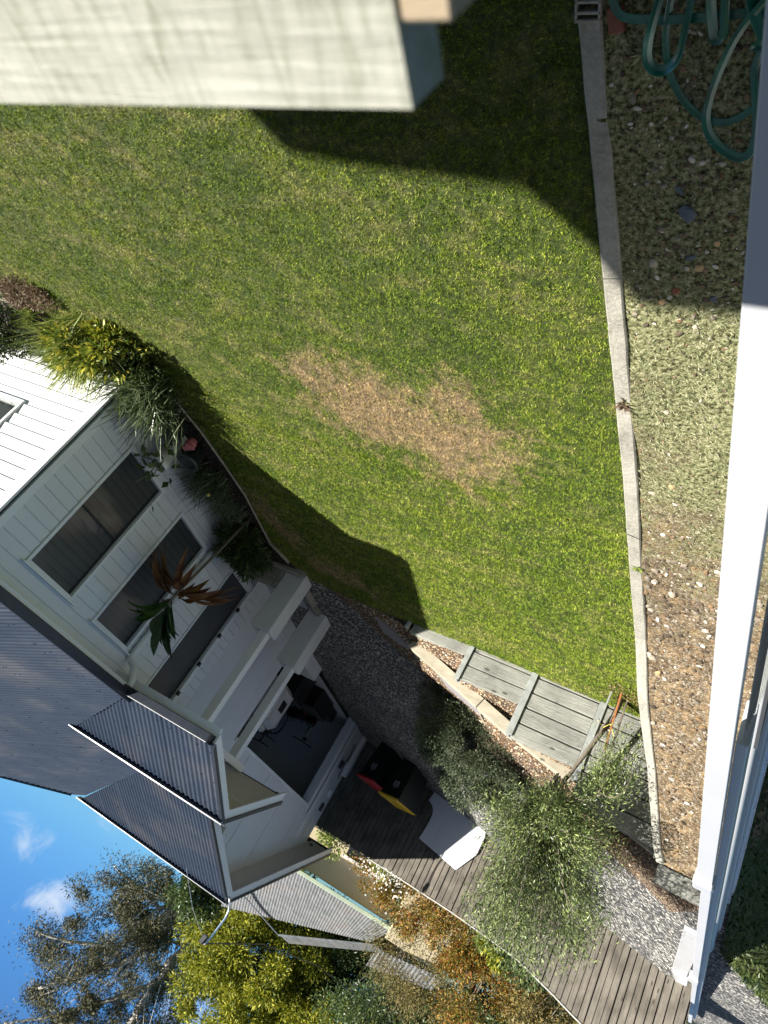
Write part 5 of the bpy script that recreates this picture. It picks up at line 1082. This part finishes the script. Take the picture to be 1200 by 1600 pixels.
# ------------------------------------------------------------- neighbour house
NH=thing('tin_roof_house','cream house with weathered corrugated tin roof beyond the fence','house',(8,25,0))
ga=np.array([9.4,22.2,3.49]); gb=np.array([5.0,23.5,3.44]); ra=np.array([9.9,27.6,5.45]); rb=np.array([6.5,29.0,4.35])
ga=np.array([8.9,22.35,3.5]); 
def lerp3(a,b,t): return a+(b-a)*t
def corr_quad(name,parent,m,a,b,c,d,pitch=.076,amp=.009):
    """a-b eave, d-c ridge"""
    a,b,c,d=[np.array(q,float) for q in (a,b,c,d)]; W_=np.linalg.norm(b-a); k=int(W_/pitch*6); V=[];nn=np.cross(b-a,d-a); nn/=np.linalg.norm(nn); nn=nn if nn[2]>0 else -nn
    for i in range(k+1):
        t=i/k; w=amp*math.sin(2*math.pi*t*W_/pitch); V.append(lerp3(a,b,t)+nn*w); V.append(lerp3(d,c,t)+nn*w)
    me=bpy.data.meshes.new(name); f=[(2*i,2*i+1,2*i+3,2*i+2) for i in range(k)]; me.from_pydata([tuple(v) for v in V],[],f); me.update(); me.polygons.foreach_set('use_smooth',[True]*len(f)); return link(name,me,m,parent)
A_=(10.3,21.95,3.5); B_=(4.9,23.5,3.42); C_=(6.2,29.2,4.30); D_=(11.6,27.4,6.0)
rtm=corr_quad('tin_roof',NH,M['zinc'],A_,B_,(6.71,29.24,4.18),(11.3,26.2,5.75),.10,.008)
MB().bar(A_,B_,.12,.11,.01).build('gutter',M['rust'],NH)
MB().bar((9.66,28.35,5.62),(6.5,29.3,4.16),.22,.06).bar((9.66,28.35,5.62),(10.4,24.6,4.92),.07,.03).build('ridge_capping',M['zinc'],NH)
MB().poly([(9.64,28.35,5.60),(6.5,29.3,4.12),(6.3,30.2,4.25),(9.45,29.3,5.72)]).build('rear_roof',M['zinc'],NH)
MB().prism([(9.9,22.5),(5.3,23.9),(6.3,27.5),(11.0,26)],-.3,3.3).build('wall',M['cream'],NH)
wn=MB().bar((7.2,23.22,1.9),(6.1,23.56,1.9),.06,.9).build('window',M['glass'],NH); MB().bar((7.28,23.17,2.4),(6.02,23.53,2.4),.08,.07).bar((7.28,23.17,1.42),(6.02,23.53,1.42),.08,.07).build('frame',M['trim'],wn)
AW=thing('tin_awning','grey awning sheet below the tin roof seen over fence','awning',(6.4,21.4,2.0)); MB().obox((6.2,20.6,1.9),(1,-.25,0),(.25,1,0),(0,0,1),1.5,.9,.05,.01).build('sheet',M['zinc'],AW); MB().bar((5.7,20.3,0),(5.7,20.3,1.9),.06,.06).build('post',M['trim'],AW)
SH=thing('tin_shed','small tin roofed shed half hidden by brown bushes','shed',(3.4,23,0)); corr_quad('tin_roof',SH,M['zinc'],(4.9,22.5,4.05),(3.0,23.0,3.75),(3.3,24.4,4.2),(5.3,24.0,4.6),.12,.014); MB().prism([(4.8,22.7),(3.1,23.15),(3.4,24.2),(5.1,23.8)],0,3.7).build('wall',M['cream'],SH)
# ------------------------------------------------------------- white screen beside own house
def su(s,u,z): p=DD*s+NN*u; return (p.x,p.y,z)
SC=thing('white_slatted_screen','long white topped slatted screen running away beside dirt strip','screen fence',su(0,.1,0))
def pr(name,m,s0,s1,u0,u1,z0,z1,b=.003,u0e=None):
    du=(0 if u0e is None else u0e)
    mb=MB(); c0=su(s0,(u0+u1)/2,(z0+z1)/2); c1_=su(s1,(u0+u1)/2+du,(z0+z1)/2); mb.bar(c0,c1_,abs(u1-u0),abs(z1-z0),b); return mb.build(name,m,SC)
pr('top_rail',M['powder'],-1.5,5.74,.131,.234,2.03,2.10)
pr('rail_collar',M['powder'],5.70,5.86,.122,.252,2.02,2.13,.008); pr('rail_collar',M['powder'],5.86,5.93,.115,.262,2.03,2.09,.008)
pr('top_rail',M['powder'],5.93,10.6,.128,.200,2.02,2.085,.004,-.0)
pr('rail_collar',M['powder'],10.5,10.75,.12,.235,2.01,2.11,.008); pr('top_rail',M['powder'],10.75,16,.130,.19,2.02,2.08)
# slats: recessed below the rail
for i in range(9):
    z=1.985-i*.030; u=.108-i*.004; pr('slat',M['galv'],-1.5,3.3,u-.006,u+.0,z-.004,z+.004,.001)
pr('slat_backing',M['greydoor'],-1.5,3.32,.045,.060,1.55,2.02,0)
pr('mid_panel',M['powdergrey'],3.32,15.5,.080,.131,1.80,2.025,.004)
mb=MB().tube([su(-1.5,.098,1.66),su(15.5,.085,1.70)],.036,16); mb.build('round_rail',M['powder'],SC,True)
pr('lower_panel',M['powdergrey'],-1.5,15.6,.030,.075,1.50,1.64,.004); pr('lower_panel',M['powdergrey'],-1.5,15.8,.012,.050,1.44,1.495,.004)
b=MB()
for i in range(1500):
    q=-1+i*.0078; zz=1.425+.012*math.sin(i*.9); b.v+=[su(q,.05,zz+.012),su(q,-.004,zz-.01)]
b.f=[(2*i,2*i+1,2*i+3,2*i+2) for i in range(1499)]
o=b.build('corrugated_edge',M['clear'],SC,True)
pr('base_wall',M['powdergrey'],-1.5,15.5,-.01,.02,-.3,1.40,0)
for s in (0,2.4,4.8,7.2): pr('screen_post',M['powder'],s,s+.06,.025,.085,.0,1.5,.003)
mb=MB(); mb.bar(su(8.6,.24,1.93),su(12.4,.40,1.88),.20,.05,.006); mb.build('gate_rail',M['powder'],SC)
mb=MB(); mb.bar(su(12.3,.33,1.2),su(12.3,.33,2.0),.16,.12,.01).bar(su(12.3,.40,1.90),su(16,.30,1.85),.14,.06,.006); mb.build('gate_post',M['powder'],SC)
# ------------------------------------------------------------- own house, deck and hand rail (mostly outside the frame)
OH=thing('own_house','upper storey of the photographer house above the lawn','house',(2,-6,0))
MB().prism([(-9,-2.48),(-9,-12),(9.9,-12),(9.9,-4.3),(9.15,-3.43),(8.93,-3.18),(8.44,-3.13),(7.35,-3.09),(6.9,-2.74),(6.63,-2.45),(6.12,-2.48)][::-1],5.9,6.0).build('roof',M['roof'],OH)
MB().box(-8,8.2,-11,-4,-.3,5.9).build('wall',M['wb'],OH)
MB().box(-.4,4.4,-4,-.35,1.78,1.9).build('deck_floor',M['paling'],OH)
HR=thing('deck_handrail','sun bleached timber handrail close to the camera','handrail',(1.0,.1,3.0))
hr=MB(); z1=3.0; z0=2.955; q=[(.248,.190),(.256,.02),(2.2,.02),(2.2,.235)]; hr.prism(q[::-1] if False else [(.256,.02),(2.2,.02),(2.2,.235),(.248,.190)],z0,z1); hr.build('top_board',M['rail'],HR)
MB().box(.214,.2475,.02,.143,2.99,2.999,.002).box(.214,.247,.02,.143,2.955,2.988,.002).build('end_block',M['rail2'],HR)
MB().box(1.3,1.39,-.02,.07,1.9,2.953,.004).build('baluster_post',M['rail'],HR)
